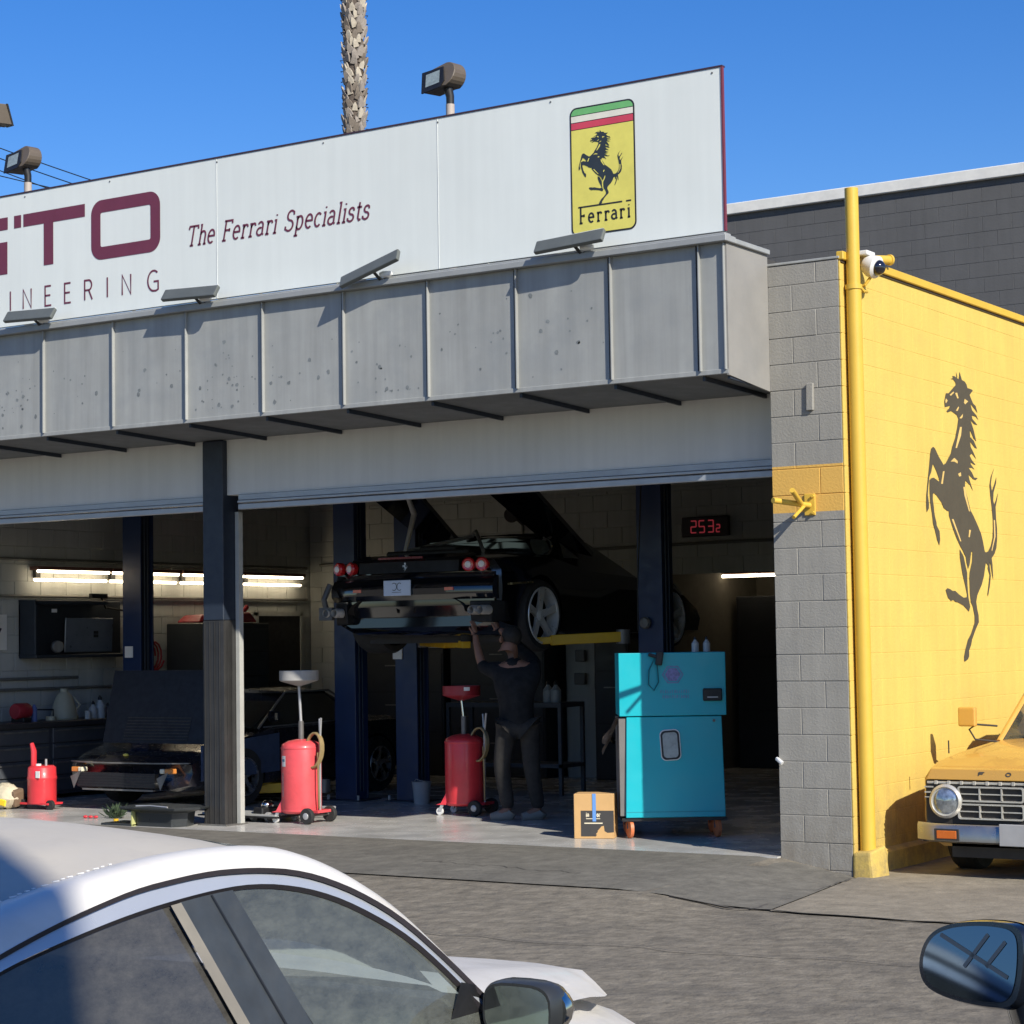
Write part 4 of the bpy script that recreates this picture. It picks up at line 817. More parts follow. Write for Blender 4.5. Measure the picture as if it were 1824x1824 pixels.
for k in range(-7, 8): g.box(k * 0.10 - 0.012, 0.008, 0.700, k * 0.10 + 0.012, 0.02, 0.727)
g.build("upper_trim_bar", CW, tk, bevel=0.002)
for s_ in (-1, 1):
    def rr(z0, z1, n):
        m_ = MB(); A_ = rrect(0.02, z0, 0.53, z1, 0.02, 4); B_ = rrect(0.032, z0 + .012, 0.518, z1 - .012, 0.014, 4)
        for k in range(len(A_)):
            j = (k + 1) % len(A_)
            q = [(A_[k], 0.004), (A_[j], 0.004), (B_[j], 0.004), (B_[k], 0.004)]
            m_.face([(s_ * p[0], yy, p[1]) for p, yy in q]); m_.face([(s_ * A_[k][0], 0.004, A_[k][1]), (s_ * A_[j][0], 0.004, A_[j][1]), (s_ * A_[j][0], 0.03, A_[j][1]), (s_ * A_[k][0], 0.03, A_[k][1])])
            m_.face([(s_ * B_[k][0], 0.004, B_[k][1]), (s_ * B_[j][0], 0.004, B_[j][1]), (s_ * B_[j][0], 0.03, B_[j][1]), (s_ * B_[k][0], 0.03, B_[k][1])])
        zc = (z0 + z1) / 2; m_.box(s_ * 0.03, 0.008, zc - 0.004, s_ * 0.52, 0.026, zc + 0.004)
        for x in (0.19, 0.36): m_.box(s_ * x - 0.005, 0.004, z0 + .008, s_ * x + 0.005, 0.026, z1 - .008)
        m_.build("grille_section", CW, tk)
    rr(0.575, 0.69, 0); rr(0.445, 0.562, 0)
    hc = (s_ * 0.625, 0.01, 0.575)
    MB().lathe([(0.125, 0.0), (0.128, 0.03), (0.108, 0.045), (0.102, 0.035)], (hc[0], 0.035, hc[2]), (0, -1, 0), 36).build("headlight_bezel", CW, tk, smooth=True)
    h_ = MB().lathe([(0.103, 0.02), (0.098, 0.034), (0.07, 0.048), (0.0, 0.056)], (hc[0], 0.035, hc[2]), (0, -1, 0), 32).build("headlight", mat("sealed_beam", (0.38, 0.42, 0.45), 0.06, metal=0.7, var=0.5, scale=22, rvar=0.04), tk, smooth=True)
    MB().box(s_ * 0.745, 0.008, 0.635, s_ * 0.79, 0.03, 0.645).box(s_ * 0.745, 0.008, 0.60, s_ * 0.79, 0.03, 0.607).box(s_ * 0.725, 0.008, 0.675, s_ * 0.79, 0.03, 0.685).build("side_fin", CW, tk)
bmp = MB(); R_ = []
for x in lin(-0.86, 0.86, 24):
    t = abs(x) / 0.86; yb = -0.09 + 0.13 * t ** 6; R_.append([(x, yb, 0.415), (x, yb - 0.02, 0.395), (x, yb - 0.018, 0.29), (x, yb + 0.01, 0.275), (x, yb + 0.05, 0.29), (x, yb + 0.05, 0.41)])
bmp.rings(R_); bmp.build("bumper", mat("dull_chrome", (0.42, 0.41, 0.39), 0.34, metal=0.85, var=0.06), tk, smooth=True, sharp=50)
MB().box(-0.80, -0.02, 0.275, 0.80, 0.15, 0.40).build("bumper_filler", GD, tk)
for s_ in (-1, 1):
    MB().box(s_ * 0.50, -0.115, 0.305, s_ * 0.66, -0.085, 0.37).build("indicator", mat("amber", (0.55, 0.13, 0.02), 0.25), tk, bevel=0.006)
    MB().box(s_ * 0.485, -0.112, 0.295, s_ * 0.675, -0.09, 0.38).build("indicator_frame", GD, tk)
MB().box(-0.17, -0.125, 0.27, 0.17, -0.112, 0.43).build("number_plate", mat("plate_blank", (0.33, 0.33, 0.33), 0.6), tk, bevel=0.004)
MB().box(-0.6, 0.05, 0.16, 0.6, 0.2, 0.28).build("valance", GD, tk)
for i, ch in enumerate("FORD"):
    m_ = MB(); paths = {'F': [[(0, 0), (0, 1), (0.9, 1)], [(0, .55), (0.7, .55)]]}.get(ch, GL[ch][1])
    strokes(m_, paths, (-0.37 + i * 0.21, 0.0235, 0.768), (1, 0, 0), (0, 0.12, 0.99), 0.008, 0, 0, 0.045, 0.026, 0.2)
    m_.build("bonnet_letter", mat("badge_dark", (0.12, 0.10, 0.08), 0.35, metal=0.5), tk)
# cab: pillars, glass, roof
for s_ in (-1, 1):
    MB().tube([(s_ * 0.70, 1.40, 0.95), (s_ * 0.62, 1.78, 1.28), (s_ * 0.60, 1.90, 1.345)], 0.024, 10).build("windscreen_pillar", TP, tk, smooth=True)
    MB().tube([(s_ * 0.74, 1.62, 0.95), (s_ * 0.655, 1.86, 1.29)], 0.010, 8).build("vent_window_bar", CW, tk, smooth=True)
    MB().tube([(s_ * 0.74, 2.6, 0.95), (s_ * 0.64, 2.55, 1.34)], 0.03, 10).build("rear_pillar", TP, tk, smooth=True)
    MB().face([(s_ * 0.735, 1.45, 0.96), (s_ * 0.65, 1.88, 1.33), (s_ * 0.645, 2.55, 1.34), (s_ * 0.74, 2.6, 0.96)]).build("side_glass", glass("clear_glass", (0.75, 0.8, 0.75), 0.02, 0.08), tk)
    MB().tube([(s_ * 0.66, 1.35, 0.95), (s_ * 0.80, 1.13, 0.98), (s_ * 0.845, 1.12, 1.06), (s_ * 0.79, 1.13, 1.10), (s_ * 0.69, 1.33, 1.08)], 0.008, 8).build("mirror_arm", GD, tk, smooth=True)
    MB().box(s_ * 0.845 - 0.072, 1.06, 1.085, s_ * 0.845 + 0.072, 1.12, 1.24).build("door_mirror", TP, tk, bevel=0.018, seg=3)
    MB().tube([(s_ * 0.80, 0.55, 0.90), (s_ * 0.80, 0.55, 1.0)], 0.006, 6).build("fender_peak", GD, tk)
MB().face([(-0.68, 1.41, 0.965), (0.68, 1.41, 0.965), (0.6, 1.85, 1.335), (-0.6, 1.85, 1.335)]).build("windscreen", MC["clear_glass"], tk)
MB().box(-0.66, 1.5, 0.93, 0.66, 1.7, 0.99).build("dashboard", BLK, tk, bevel=0.01)
MB().beam((-0.5, 1.40, 0.985), (0.1, 1.44, 1.0), 0.012, 0.012).build("wiper", BLK, tk)
loft(tk, "roof", TP, [(1.86, [(0.62, 1.335), (0.60, 1.36), (0, 1.375)]), (2.2, [(0.65, 1.345), (0.6, 1.40), (0, 1.42)]), (2.65, [(0.65, 1.335), (0.6, 1.385), (0, 1.40)])])
MB().box(-0.6, 2.1, 0.5, 0.6, 2.35, 1.1).build("bench_seat", MC["seat_cloth"], tk, bevel=0.04)
for s_, wy in ((1, 0.75), (-1, 0.75), (1, 3.4), (-1, 3.4)):
    wheel(tk, (s_ * (HW - 0.13), wy, 0.315), s_, 0.32, 0.21, 0.19, CW, 0)
# ---------------------------------------------------------------- black supercar on the lift
ca = thing("black_supercar", "black low sports car raised on the lift with its engine cover open", "car", (-5.52, 2.0, 1.655))
def sp(a): return a
ca_body = loft(ca, "body", BLKP, [(lambda x: -0.03 + 0.16 * abs(x) ** 2.5, [(0.74, 0.26), (0.90, 0.32), (0.93, 0.56), (0.93, 0.76), (0.86, 0.86), (0.5, 0.90), (0, 0.905)]), (lambda x: 0.05 + 0.10 * abs(x) ** 2.5, [(0.78, 0.22), (0.97, 0.30), (1.0, 0.6), (0.99, 0.80), (0.92, 0.90), (0.5, 0.94), (0, 0.94)]), (0.30, [(0.8, 0.18), (1.0, 0.26), (1.03, 0.6), (1.02, 0.80), (0.96, 0.92), (0.5, 0.97), (0, 0.96)]), (0.6, [(0.8, 0.14), (1.02, 0.22), (1.05, 0.5), (1.05, 0.78), (0.97, 0.94), (0.7, 0.99), (0, 0.96)]), (1.2, [(0.8, 0.12), (1.02, 0.20), (1.04, 0.5), (1.03, 0.76), (0.94, 0.93), (0.66, 1.0), (0, 0.97)]),
    (2.0, [(0.8, 0.12), (0.98, 0.18), (0.97, 0.45), (0.99, 0.64), (0.92, 0.80), (0.6, 0.86), (0, 0.88)]), (3.0, [(0.8, 0.12), (0.98, 0.18), (0.97, 0.45), (1.0, 0.62), (0.92, 0.76), (0.55, 0.82), (0, 0.82)]), (3.8, [(0.8, 0.12), (0.97, 0.2), (1.0, 0.4), (1.0, 0.58), (0.9, 0.71), (0.5, 0.70), (0, 0.66)]), (4.4, [(0.7, 0.14), (0.85, 0.2), (0.88, 0.33), (0.84, 0.44), (0.7, 0.53), (0.3, 0.52), (0, 0.5)]), (4.65, [(0.3, 0.2), (0.4, 0.22), (0.42, 0.28), (0.4, 0.33), (0.3, 0.36), (0.15, 0.37), (0, 0.37)])], sharp=30)
loft(ca, "cabin", mat("car_glass_black", (0.01, 0.014, 0.016), 0.06, var=0, rvar=0, coat=1), [(1.25, [(0.72, 0.9), (0.58, 1.10), (0, 1.14)]), (1.8, [(0.76, 0.85), (0.56, 1.17), (0, 1.21)]), (2.5, [(0.76, 0.8), (0.54, 1.14), (0, 1.18)]), (3.5, [(0.7, 0.72), (0.62, 0.76), (0, 0.8)])])
loft(ca, "roof", BLKP, [(1.2, [(0.6, 1.12), (0.58, 1.14), (0, 1.17)]), (1.8, [(0.58, 1.185), (0.56, 1.2), (0, 1.235)]), (2.45, [(0.55, 1.16), (0.54, 1.17), (0, 1.2)])])
MB().rings([[(x, -0.055 + 0.16 * abs(x) ** 2.5, 0.79), (x, -0.035 + 0.16 * abs(x) ** 2.5, 0.80), (x, -0.03 + 0.16 * abs(x) ** 2.5, 0.905), (x, -0.04 + 0.16 * abs(x) ** 2.5, 0.905)] for x in lin(-0.6, 0.6, 10)]).build("tail_panel", mat("matt_black_body", (0.003, 0.003, 0.004), 0.65, var=0), ca, smooth=True, sharp=30)
# rear light cluster, plate, diffuser, exhausts
RL = mat("lamp_red", (0.5, 0.01, 0.015), 0.15, coat=1)
for s_ in (-1, 1):
    for x in (0.70, 0.855):
        l_ = MB().lathe([(0.066, 0), (0.066, 0.05), (0.052, 0.062), (0.03, 0.06)], (s_ * x, 0.045, 0.85), (s_ * 0.25, -1, 0), 24).build("tail_light", RL, ca, smooth=True)
        MB().lathe([(0.034, 0.058), (0.03, 0.07), (0.01, 0.074)], (s_ * x, 0.045, 0.85), (s_ * 0.25, -1, 0), 18).build("lens", mat("lamp_white", (0.75, 0.7, 0.7), 0.2), l_, smooth=True)
    for x in (0.84, 0.945): MB().lathe([(0.036, 0), (0.045, 0.0), (0.045, 0.13), (0.036, 0.16), (0.034, 0.05)], (s_ * x - s_ * 0.02, 0.02, 0.41), (0, -1, 0), 20, caps=False).build("exhaust_pipe", mat("exhaust_steel", (0.6, 0.58, 0.55), 0.35, metal=0.3), ca, smooth=True)
    mb = MB(); mb.rings([[(s_ * 0.40 + 0.32 * math.cos(t) * 0.95, y, 0.40 + zz + h * math.sin(t)) for t in lin(PI, 0, 10)] for y, zz, h in ((-0.06, 0.0, 0.15), (0.35, -0.06, 0.10), (0.8, -0.2, 0.04))], False, False); mb.build("diffuser_tunnel", mat("carbon", (0.012, 0.011, 0.010), 0.5), ca, smooth=True)
    MB().rings([[(s_ * 0.74, -0.02, 0.30), (s_ * 0.74, -0.04, 0.50), (s_ * 0.74, 0.3, 0.5), (s_ * 0.74, 0.3, 0.30)], [(s_ * 0.93, 0.05, 0.29), (s_ * 0.93, 0.03, 0.50), (s_ * 0.93, 0.3, 0.5), (s_ * 0.93, 0.3, 0.29)], [(s_ * 1.0, 0.2, 0.30), (s_ * 1.01, 0.18, 0.50), (s_ * 1.0, 0.3, 0.5), (s_ * 1.0, 0.3, 0.3)]]).build("bumper_corner", MC["matt_black_body"], ca, bevel=0.01)
    MB().beam((s_ * 0.60, -0.10, 0.62), (s_ * 0.50, -0.10, 0.62), 0.02, 0.03).build("reflector", RL, ca)
    MB().beam((s_ * 1.035, 0.25, 0.66), (s_ * 1.04, 0.62, 0.68), 0.03, 0.02).build("side_marker", mat("marker_brass", (0.25, 0.2, 0.1), 0.3, metal=0.6), ca)
bq = lambda x: 0.17 * abs(x) ** 2.5
MB().rings([[(x, -0.05 + bq(x), 0.78), (x, -0.075 + bq(x), 0.70), (x, -0.07 + bq(x), 0.46), (x, 0.0 + bq(x), 0.36), (x, 0.25, 0.36), (x, 0.25, 0.78)] for x in lin(-0.95, 0.95, 20)]).build("rear_valance", BLKP, ca, smooth=True, sharp=30)
mb = MB(); mb.rings([[(x, -0.14 + bq(x), 0.63), (x, -0.125 + bq(x), 0.67), (x, -0.085 + bq(x), 0.725), (x, -0.03 + bq(x), 0.745), (x, 0.2, 0.75), (x, 0.2, 0.52), (x, -0.09 + bq(x), 0.52), (x, -0.135 + bq(x), 0.57)] for x in lin(-0.97, 0.97, 20)]); mb.build("rear_bumper", BLKP, ca, smooth=True, sharp=25)
MB().rings([[(x, -0.045, 0.90), (x, -0.02, 0.93), (x, 0.2, 0.975), (x, 0.2, 0.93)] for x in lin(-0.66, 0.66, 8)]).build("tail_lip", BLKP, ca, smooth=True, sharp=25)
MB().box(-0.33, -0.05, 0.925, 0.20, -0.03, 0.945).build("high_brake_light", mat("dim_red", (0.16, 0.02, 0.02), 0.3), ca)
pl = MB().box(-0.185, -0.165, 0.565, 0.135, -0.145, 0.715).build("number_plate", mat("plate_pale", (0.52, 0.60, 0.74), 0.4, var=0.02), ca, bevel=0.004)
mb = MB(); strokes(mb, [arc(0, 0, 0.03, 0.036, 130, -130, 14), [(0.026, 0.036), (0.026, 0.026)]], (-0.055, -0.167, 0.652), (1, 0, 0), (0, 0, 1), 0.006)
strokes(mb, [arc(0, 0, 0.03, 0.036, 50, 310, 14)], (0.01, -0.167, 0.652), (1, 0, 0), (0, 0, 1), 0.006)
strokes(mb, [[(-0.08, 0), (0.03, 0)]], (0, -0.167, 0.598), (1, 0, 0), (0, 0, 1), 0.004); mb.build("monogram", BLK, pl)
ma, mh = MB(), MB(); horse(ma, mh, (-0.03, -0.06, 0.805), (1, 0, 0), (0, 0.05, 1), 0.085); ma.build("badge_horse", mat("badge_silver", (0.7, 0.7, 0.7), 0.3, metal=0.6), ca); mh.b.free()
# raised engine cover (hinged at the roof)
def cv(x, t): return (x, 1.75 - 1.85 * t, 1.12 + 0.92 * t)   # t along the cover
mb = MB()
def slab(quad, th=0.05):
    a = [Vector(p) for p in quad]; n_ = (a[1] - a[0]).cross(a[2] - a[0]).normalized() * th
    mb.rings([a, [p + n_ for p in a]])
slab([cv(0.56, 0.0), cv(0.94, -0.12), cv(1.06, 1.0), cv(0.42, 1.0)]); slab([cv(-0.56, 0.0), cv(-0.94, -0.12), cv(-1.06, 1.0), cv(-0.30, 1.0)])
slab([cv(-0.62, 0.0), cv(0.62, 0.0), cv(0.58, 0.10), cv(-0.58, 0.10)]); slab([cv(-0.52, 0.72), cv(0.52, 0.72), cv(0.5, 1.0), cv(-0.5, 1.0)])
mb.build("engine_cover", BLKP, ca)
MB().tube([(-0.3, 0.35, 0.98), (-0.28, 0.5, 1.4), (-0.27, 0.2, 1.85)], [0.018, 0.03, 0.012], 10).build("gas_strut", GALV, ca, smooth=True)
MB().tube([(0.55, 0.5, 1.0), (0.2, 0.9, 1.22), (-0.3, 1.4, 1.1)], 0.02, 8).tube([(-0.55, 0.5, 1.0), (0.1, 1.0, 1.18)], 0.02, 8).tube([(0.72, 1.15, 1.08), (0.72, 1.5, 1.16)], 0.012, 8).build("engine_bay_brace", mat("brace_grey", (0.25, 0.25, 0.25), 0.4, metal=0.5), ca, smooth=True)
MB().box(-0.5, 0.3, 0.9, 0.5, 1.2, 1.02).box(-0.2, 0.45, 1.0, 0.25, 1.0, 1.07).build("engine", mat("engine_dark", (0.02, 0.018, 0.018), 0.6, metal=0.2), ca, bevel=0.02)
mb = MB(); mb.poly(rrect(0.0, 0.0, 0.34, 0.17, 0.06), (0.79, 1.05, 0.97), (0, 1, 0), (-0.35, 0, 0.93)); mb.build("quarter_window", mat("quarter_glass", (0.12, 0.14, 0.14), 0.1, coat=1), ca)
mb = MB(); mb.tube([(0.81, 1.0 + 0.36 * (0.5 + 0.5 * math.cos(t)), 1.06 + 0.085 * math.sin(t)) for t in lin(-1.4, 1.4, 10)], 0.012, 6); mb.build("window_trim", CHROME, ca, smooth=True)
MB().poly([(0, 0), (0.30, 0), (0.02, 0.17)], (0.79, 1.62, 0.95), (0, 1, 0), (-0.35, 0, 0.93)).build("mirror_triangle", MC["brace_grey"], ca)
MB().box(-0.85, 0.5, 0.10, 0.85, 4.0, 0.16).build("undertray", MC["engine_dark"], ca)
for s_, wy, r_ in ((1, 0.78, 0.355), (-1, 0.78, 0.355), (1, 3.42, 0.335), (-1, 3.42, 0.335)):
    wheel(ca, (s_ * 0.90, wy, r_), s_, r_, 0.32, 0.282, mat("alloy_dark_silver", (0.75, 0.76, 0.76), 0.35, metal=0.35), 5)
MB().tube([(-0.93, -0.05, 0.7), (-0.97, -0.1, 0.55), (-0.95, -0.08, 0.42)], 0.03, 8).box(-1.02, -0.12, 0.34, -0.86, -0.06, 0.47).build("hanging_work_light", mat("lamp_body_dim", (0.07, 0.07, 0.07), 0.4), ca)
# ---------------------------------------------------------------- black classic with lid raised
cb = thing("black_classic_car", "black wedge nosed classic car on the garage floor with its front lid raised", "car", (-8.68, 1.25, 0.09))
BP2 = mat("aged_black_paint", (0.012, 0.012, 0.016), 0.22, var=0.1, coat=0.5)
cb_body = loft(cb, "body", BP2, [(lambda x: 0.02 + 0.30 * abs(x) ** 3, [(0.62, 0.22), (0.80, 0.26), (0.84, 0.38), (0.83, 0.47), (0.6, 0.495), (0, 0.50)]), (lambda x: 0.10 + 0.25 * abs(x) ** 3, [(0.66, 0.2), (0.83, 0.25), (0.86, 0.40), (0.85, 0.50), (0.6, 0.55), (0, 0.56)]), (0.40, [(0.7, 0.2), (0.86, 0.26), (0.87, 0.40), (0.85, 0.56), (0.6, 0.58), (0, 0.59)]), (0.9, [(0.7, 0.15), (0.87, 0.22), (0.88, 0.45), (0.85, 0.70), (0.6, 0.68), (0, 0.66)]), (1.45, [(0.7, 0.15), (0.87, 0.22), (0.88, 0.45), (0.84, 0.78), (0.6, 0.80), (0, 0.80)]), (2.7, [(0.7, 0.15), (0.87, 0.22), (0.88, 0.45), (0.85, 0.80), (0.6, 0.84), (0, 0.84)]), (3.8, [(0.7, 0.2), (0.87, 0.28), (0.88, 0.5), (0.84, 0.80), (0.6, 0.84), (0, 0.84)]), (4.25, [(0.6, 0.3), (0.8, 0.34), (0.84, 0.5), (0.8, 0.76), (0.5, 0.78), (0, 0.78)])], sharp=30)
nq = lambda x: 0.005 + 0.30 * abs(x) ** 3
MB().rings([[(x, nq(x) - 0.012, 0.482), (x, nq(x) - 0.012, 0.494), (x, nq(x) + 0.02, 0.494), (x, nq(x) + 0.02, 0.482)] for x in lin(-0.82, 0.82, 20)]).build("nose_trim", STEEL, cb, smooth=True, sharp=30)
MB().box(-0.56, -0.01, 0.24, 0.52, 0.05, 0.385).build("grille", mat("grille_black", (0.008, 0.008, 0.01), 0.6), cb)
for k in range(5): MB().box(-0.55, -0.015, 0.25 + k * 0.027, 0.51, -0.008, 0.257 + k * 0.027).build("grille_slat", BLK, cb)
MB().box(-0.5, 0.0, 0.205, 0.48, 0.04, 0.222).build("lower_lip", STEEL, cb)
for s_ in (-1, 1):
    MB().box(s_ * 0.60, 0.045, 0.385, s_ * 0.70, 0.12, 0.435).build("indicator", mat("amber_dim", (0.6, 0.22, 0.05), 0.3), cb, bevel=0.006)
    MB().box(s_ * 0.54, 0.035, 0.387, s_ * 0.597, 0.12, 0.433).build("side_light", mat("pale_lens", (0.7, 0.66, 0.5), 0.3), cb, bevel=0.006)
    MB().poly([(0, 0), (0.16, 0.07), (0.05, -0.12)], (s_ * 0.55 + (0 if s_ > 0 else -0.1), -0.02, 0.34), (1, 0, 0), (0, 0, 1)).build("corner_grille", STEEL, cb)
MB().sphere((0.02, 0.10, 0.565), 0.025, (1.4, 1, .6)).build("nose_badge", mat("badge_yellow", (0.8, 0.65, 0.1), 0.3), cb)
mb = MB(); mb.rings([[(-0.74, 0.55, 0.66), (0.74, 0.55, 0.66), (0.74, 0.58, 0.66), (-0.74, 0.58, 0.66)], [(-0.80, 0.80, 1.42), (0.80, 0.80, 1.42), (0.80, 0.83, 1.42), (-0.80, 0.83, 1.42)]]); mb.build("front_lid", mat("lid_underside", (0.004, 0.005, 0.009), 0.6), cb)
for k in range(8): MB().beam((-0.45, 0.56 + k * 0.0105, 0.70 + k * 0.032), (0.45, 0.56 + k * 0.0105, 0.70 + k * 0.032), 0.012, 0.008).build("louvre", BLK, cb)
loft(cb, "cabin_glass", mat("cabin_glass_dim", (0.02, 0.022, 0.02), 0.08, var=0, rvar=0, coat=1), [(1.30, [(0.72, 0.78), (0.70, 0.80), (0, 0.82)]), (2.0, [(0.75, 0.80), (0.58, 1.15), (0, 1.18)]), (2.7, [(0.75, 0.80), (0.56, 1.15), (0, 1.18)]), (3.3, [(0.72, 0.82), (0.60, 0.90), (0, 0.92)])])
loft(cb, "roof", BP2, [(1.95, [(0.60, 1.145), (0.58, 1.165), (0, 1.19)]), (2.75, [(0.58, 1.145), (0.56, 1.165), (0, 1.195)])])
BR = MC["brace_grey"]
MB().tube([(0.765, 1.32, 0.79), (0.60, 1.97, 1.155), (0.585, 2.75, 1.16), (0.66, 3.2, 0.92)], 0.012, 8).tube([(0.77, 1.4, 0.80), (0.775, 3.2, 0.83)], 0.008, 6).tube([(-0.765, 1.32, 0.79), (-0.60, 1.97, 1.155), (-0.585, 2.75, 1.16)], 0.012, 8).build("window_frame", BR, cb, smooth=True)
MB().box(0.80, 1.42, 0.86, 0.93, 1.50, 0.97).build("door_mirror", BP2, cb, bevel=0.02)
for s_, wy in ((1, 0.95), (-1, 0.95), (1, 3.3), (-1, 3.3)):
    wheel(cb, (s_ * 0.80, wy, 0.31), s_, 0.31, 0.2, 0.2, MC["alloy"], 5)
MB().rings([[(0.86, 0.30, 0.30), (0.885, 0.30, 0.30), (0.885, 0.30, 0.66), (0.86, 0.30, 0.66)], [(0.88, 1.5, 0.34), (0.905, 1.5, 0.34), (0.905, 1.5, 0.74), (0.88, 1.5, 0.70)]]).build("wing_cover", mat("blue_cloth", (0.03, 0.05, 0.10), 0.8, var=0.2), cb)

cut(ca_body, [((s_ * 1.0, wy, r_), (1, 0, 0), r_ + 0.045, 0.30) for s_ in (-1, 1) for wy, r_ in ((0.78, 0.355), (3.42, 0.335))])
cut(cb_body, [((s_ * 0.9, wy, 0.31), (1, 0, 0), 0.345, 0.25) for s_ in (-1, 1) for wy in (0.95, 3.3)])
cut(tk_body, [((s_ * 0.85, wy, 0.33), (1, 0, 0), 0.36, 0.25) for s_ in (-1, 1) for wy in (0.75, 3.4)])
cut(dc_body, [((s_ * 0.8, wy, 0.32), (1, 0, 0), 0.345, 0.22) for s_ in (-1, 1) for wy in (1.45, -0.9)])
# ================================================================ garage equipment
def post(x, y, h, lab, group=None, face=1):
    t = thing("lift_post", lab, "lift", (x, y, 0.09), 0, "blue posts of the car lifts")
    m_ = MB().box(-0.14, -0.11, 0.012, 0.14, -0.085, h).box(-0.14, 0.085, 0.012, 0.14, 0.11, h).box(-face * 0.14, -0.085, 0.012, -face * 0.115, 0.085, h); m_.build("channel", BLUE, t, bevel=0.003)
    MB().box(face * 0.06, -0.08, 0.02, face * 0.10, 0.08, h - 0.2).box(face * 0.02, -0.09, 0.02, face * 0.03, -0.084, h).build("slide_strip", NAVY, t)
    MB().box(-0.24, -0.2, 0.0, 0.24, 0.2, 0.014).build("base_plate", NAVY, t)
    for bx in (-0.2, 0.2): MB().lathe([(0.014, 0), (0.014, 0.05)], (bx, -0.16, 0.014), (0, 0, 1), 6).build("anchor_bolt", GALV, t)
    MB().tube([(0.155, -0.06, 0.1), (0.155, -0.06, h)], 0.008, 6).tube([(0.175, -0.03, 0.1), (0.175, -0.03, h)], 0.006, 6).build("hydraulic_line", NAVY, t, smooth=True)
    return t
p1 = post(-10.35, 3.35, 3.9, "blue lift post left of the steel column beside the laptop cabinet", face=1)
MB().box(-0.10, -0.12, 1.55, 0.02, -0.112, 1.68).build("label", WHITE, p1)
p2 = post(-7.27, 3.35, 3.9, "blue lift post left of the two posts under the raised car", face=-1)
p3 = post(-6.57, 3.5, 3.9, "blue lift post right of the two posts, under the middle of the raised car", face=1)
MB().box(-0.16, -0.125, 1.50, -0.04, -0.113, 1.68).build("warning_label", WHITE, p3)
p4 = post(-3.60, 3.5, 3.9, "blue lift post rising behind the teal machine", face=-1)
MB().lathe([(0.055, 0), (0.06, 0.04), (0.045, 0.055)], (-0.04, -0.115, 1.83), (0, -1, 0), 20).build("pulley_cap", STEEL, p4, smooth=True)
MB().box(-0.09, -0.17, 1.0, 0.05, -0.11, 1.16).build("motor_box", BLK, p4, bevel=0.01)
mb = MB(); mb.tube([(-0.02, -0.2, 3.3), (-0.03, -0.3, 2.2), (-0.02, -0.32, 1.75)], 0.008, 6); mb.build("pendant_cable", BLK, p4, smooth=True)
def arm(par, a, b, w_=0.12):
    d = Vector(b) - Vector(a); t = MB().beam((0, 0, 0), d * 0.62, w_, 0.10).build("swing_arm", LYEL, par, bevel=0.005); t.location = Vector(a) - Vector(par.location)
    MB().beam(d * 0.6, d, w_ * 0.72, 0.07).build("inner_tube", LYEL, t, bevel=0.005)
    MB().lathe([(0.06, 0.03), (0.06, 0.09), (0.045, 0.10)], d, (0, 0, 1), 16).build("pad", RUB, t, smooth=True)
    MB().lathe([(0.07, -0.07), (0.07, 0.07)], (0, 0, 0), (0, 0, 1), 16).build("pivot", STEEL, t, smooth=True)
    return t
arm(p4, (-3.86, 3.3, 1.79), (-4.75, 2.55, 1.75))
arm(p3, (-6.3, 3.35, 1.78), (-5.15, 2.45, 1.735))
arm(p2, (-7.50, 3.15, 0.25), (-8.35, 2.2, 0.24))
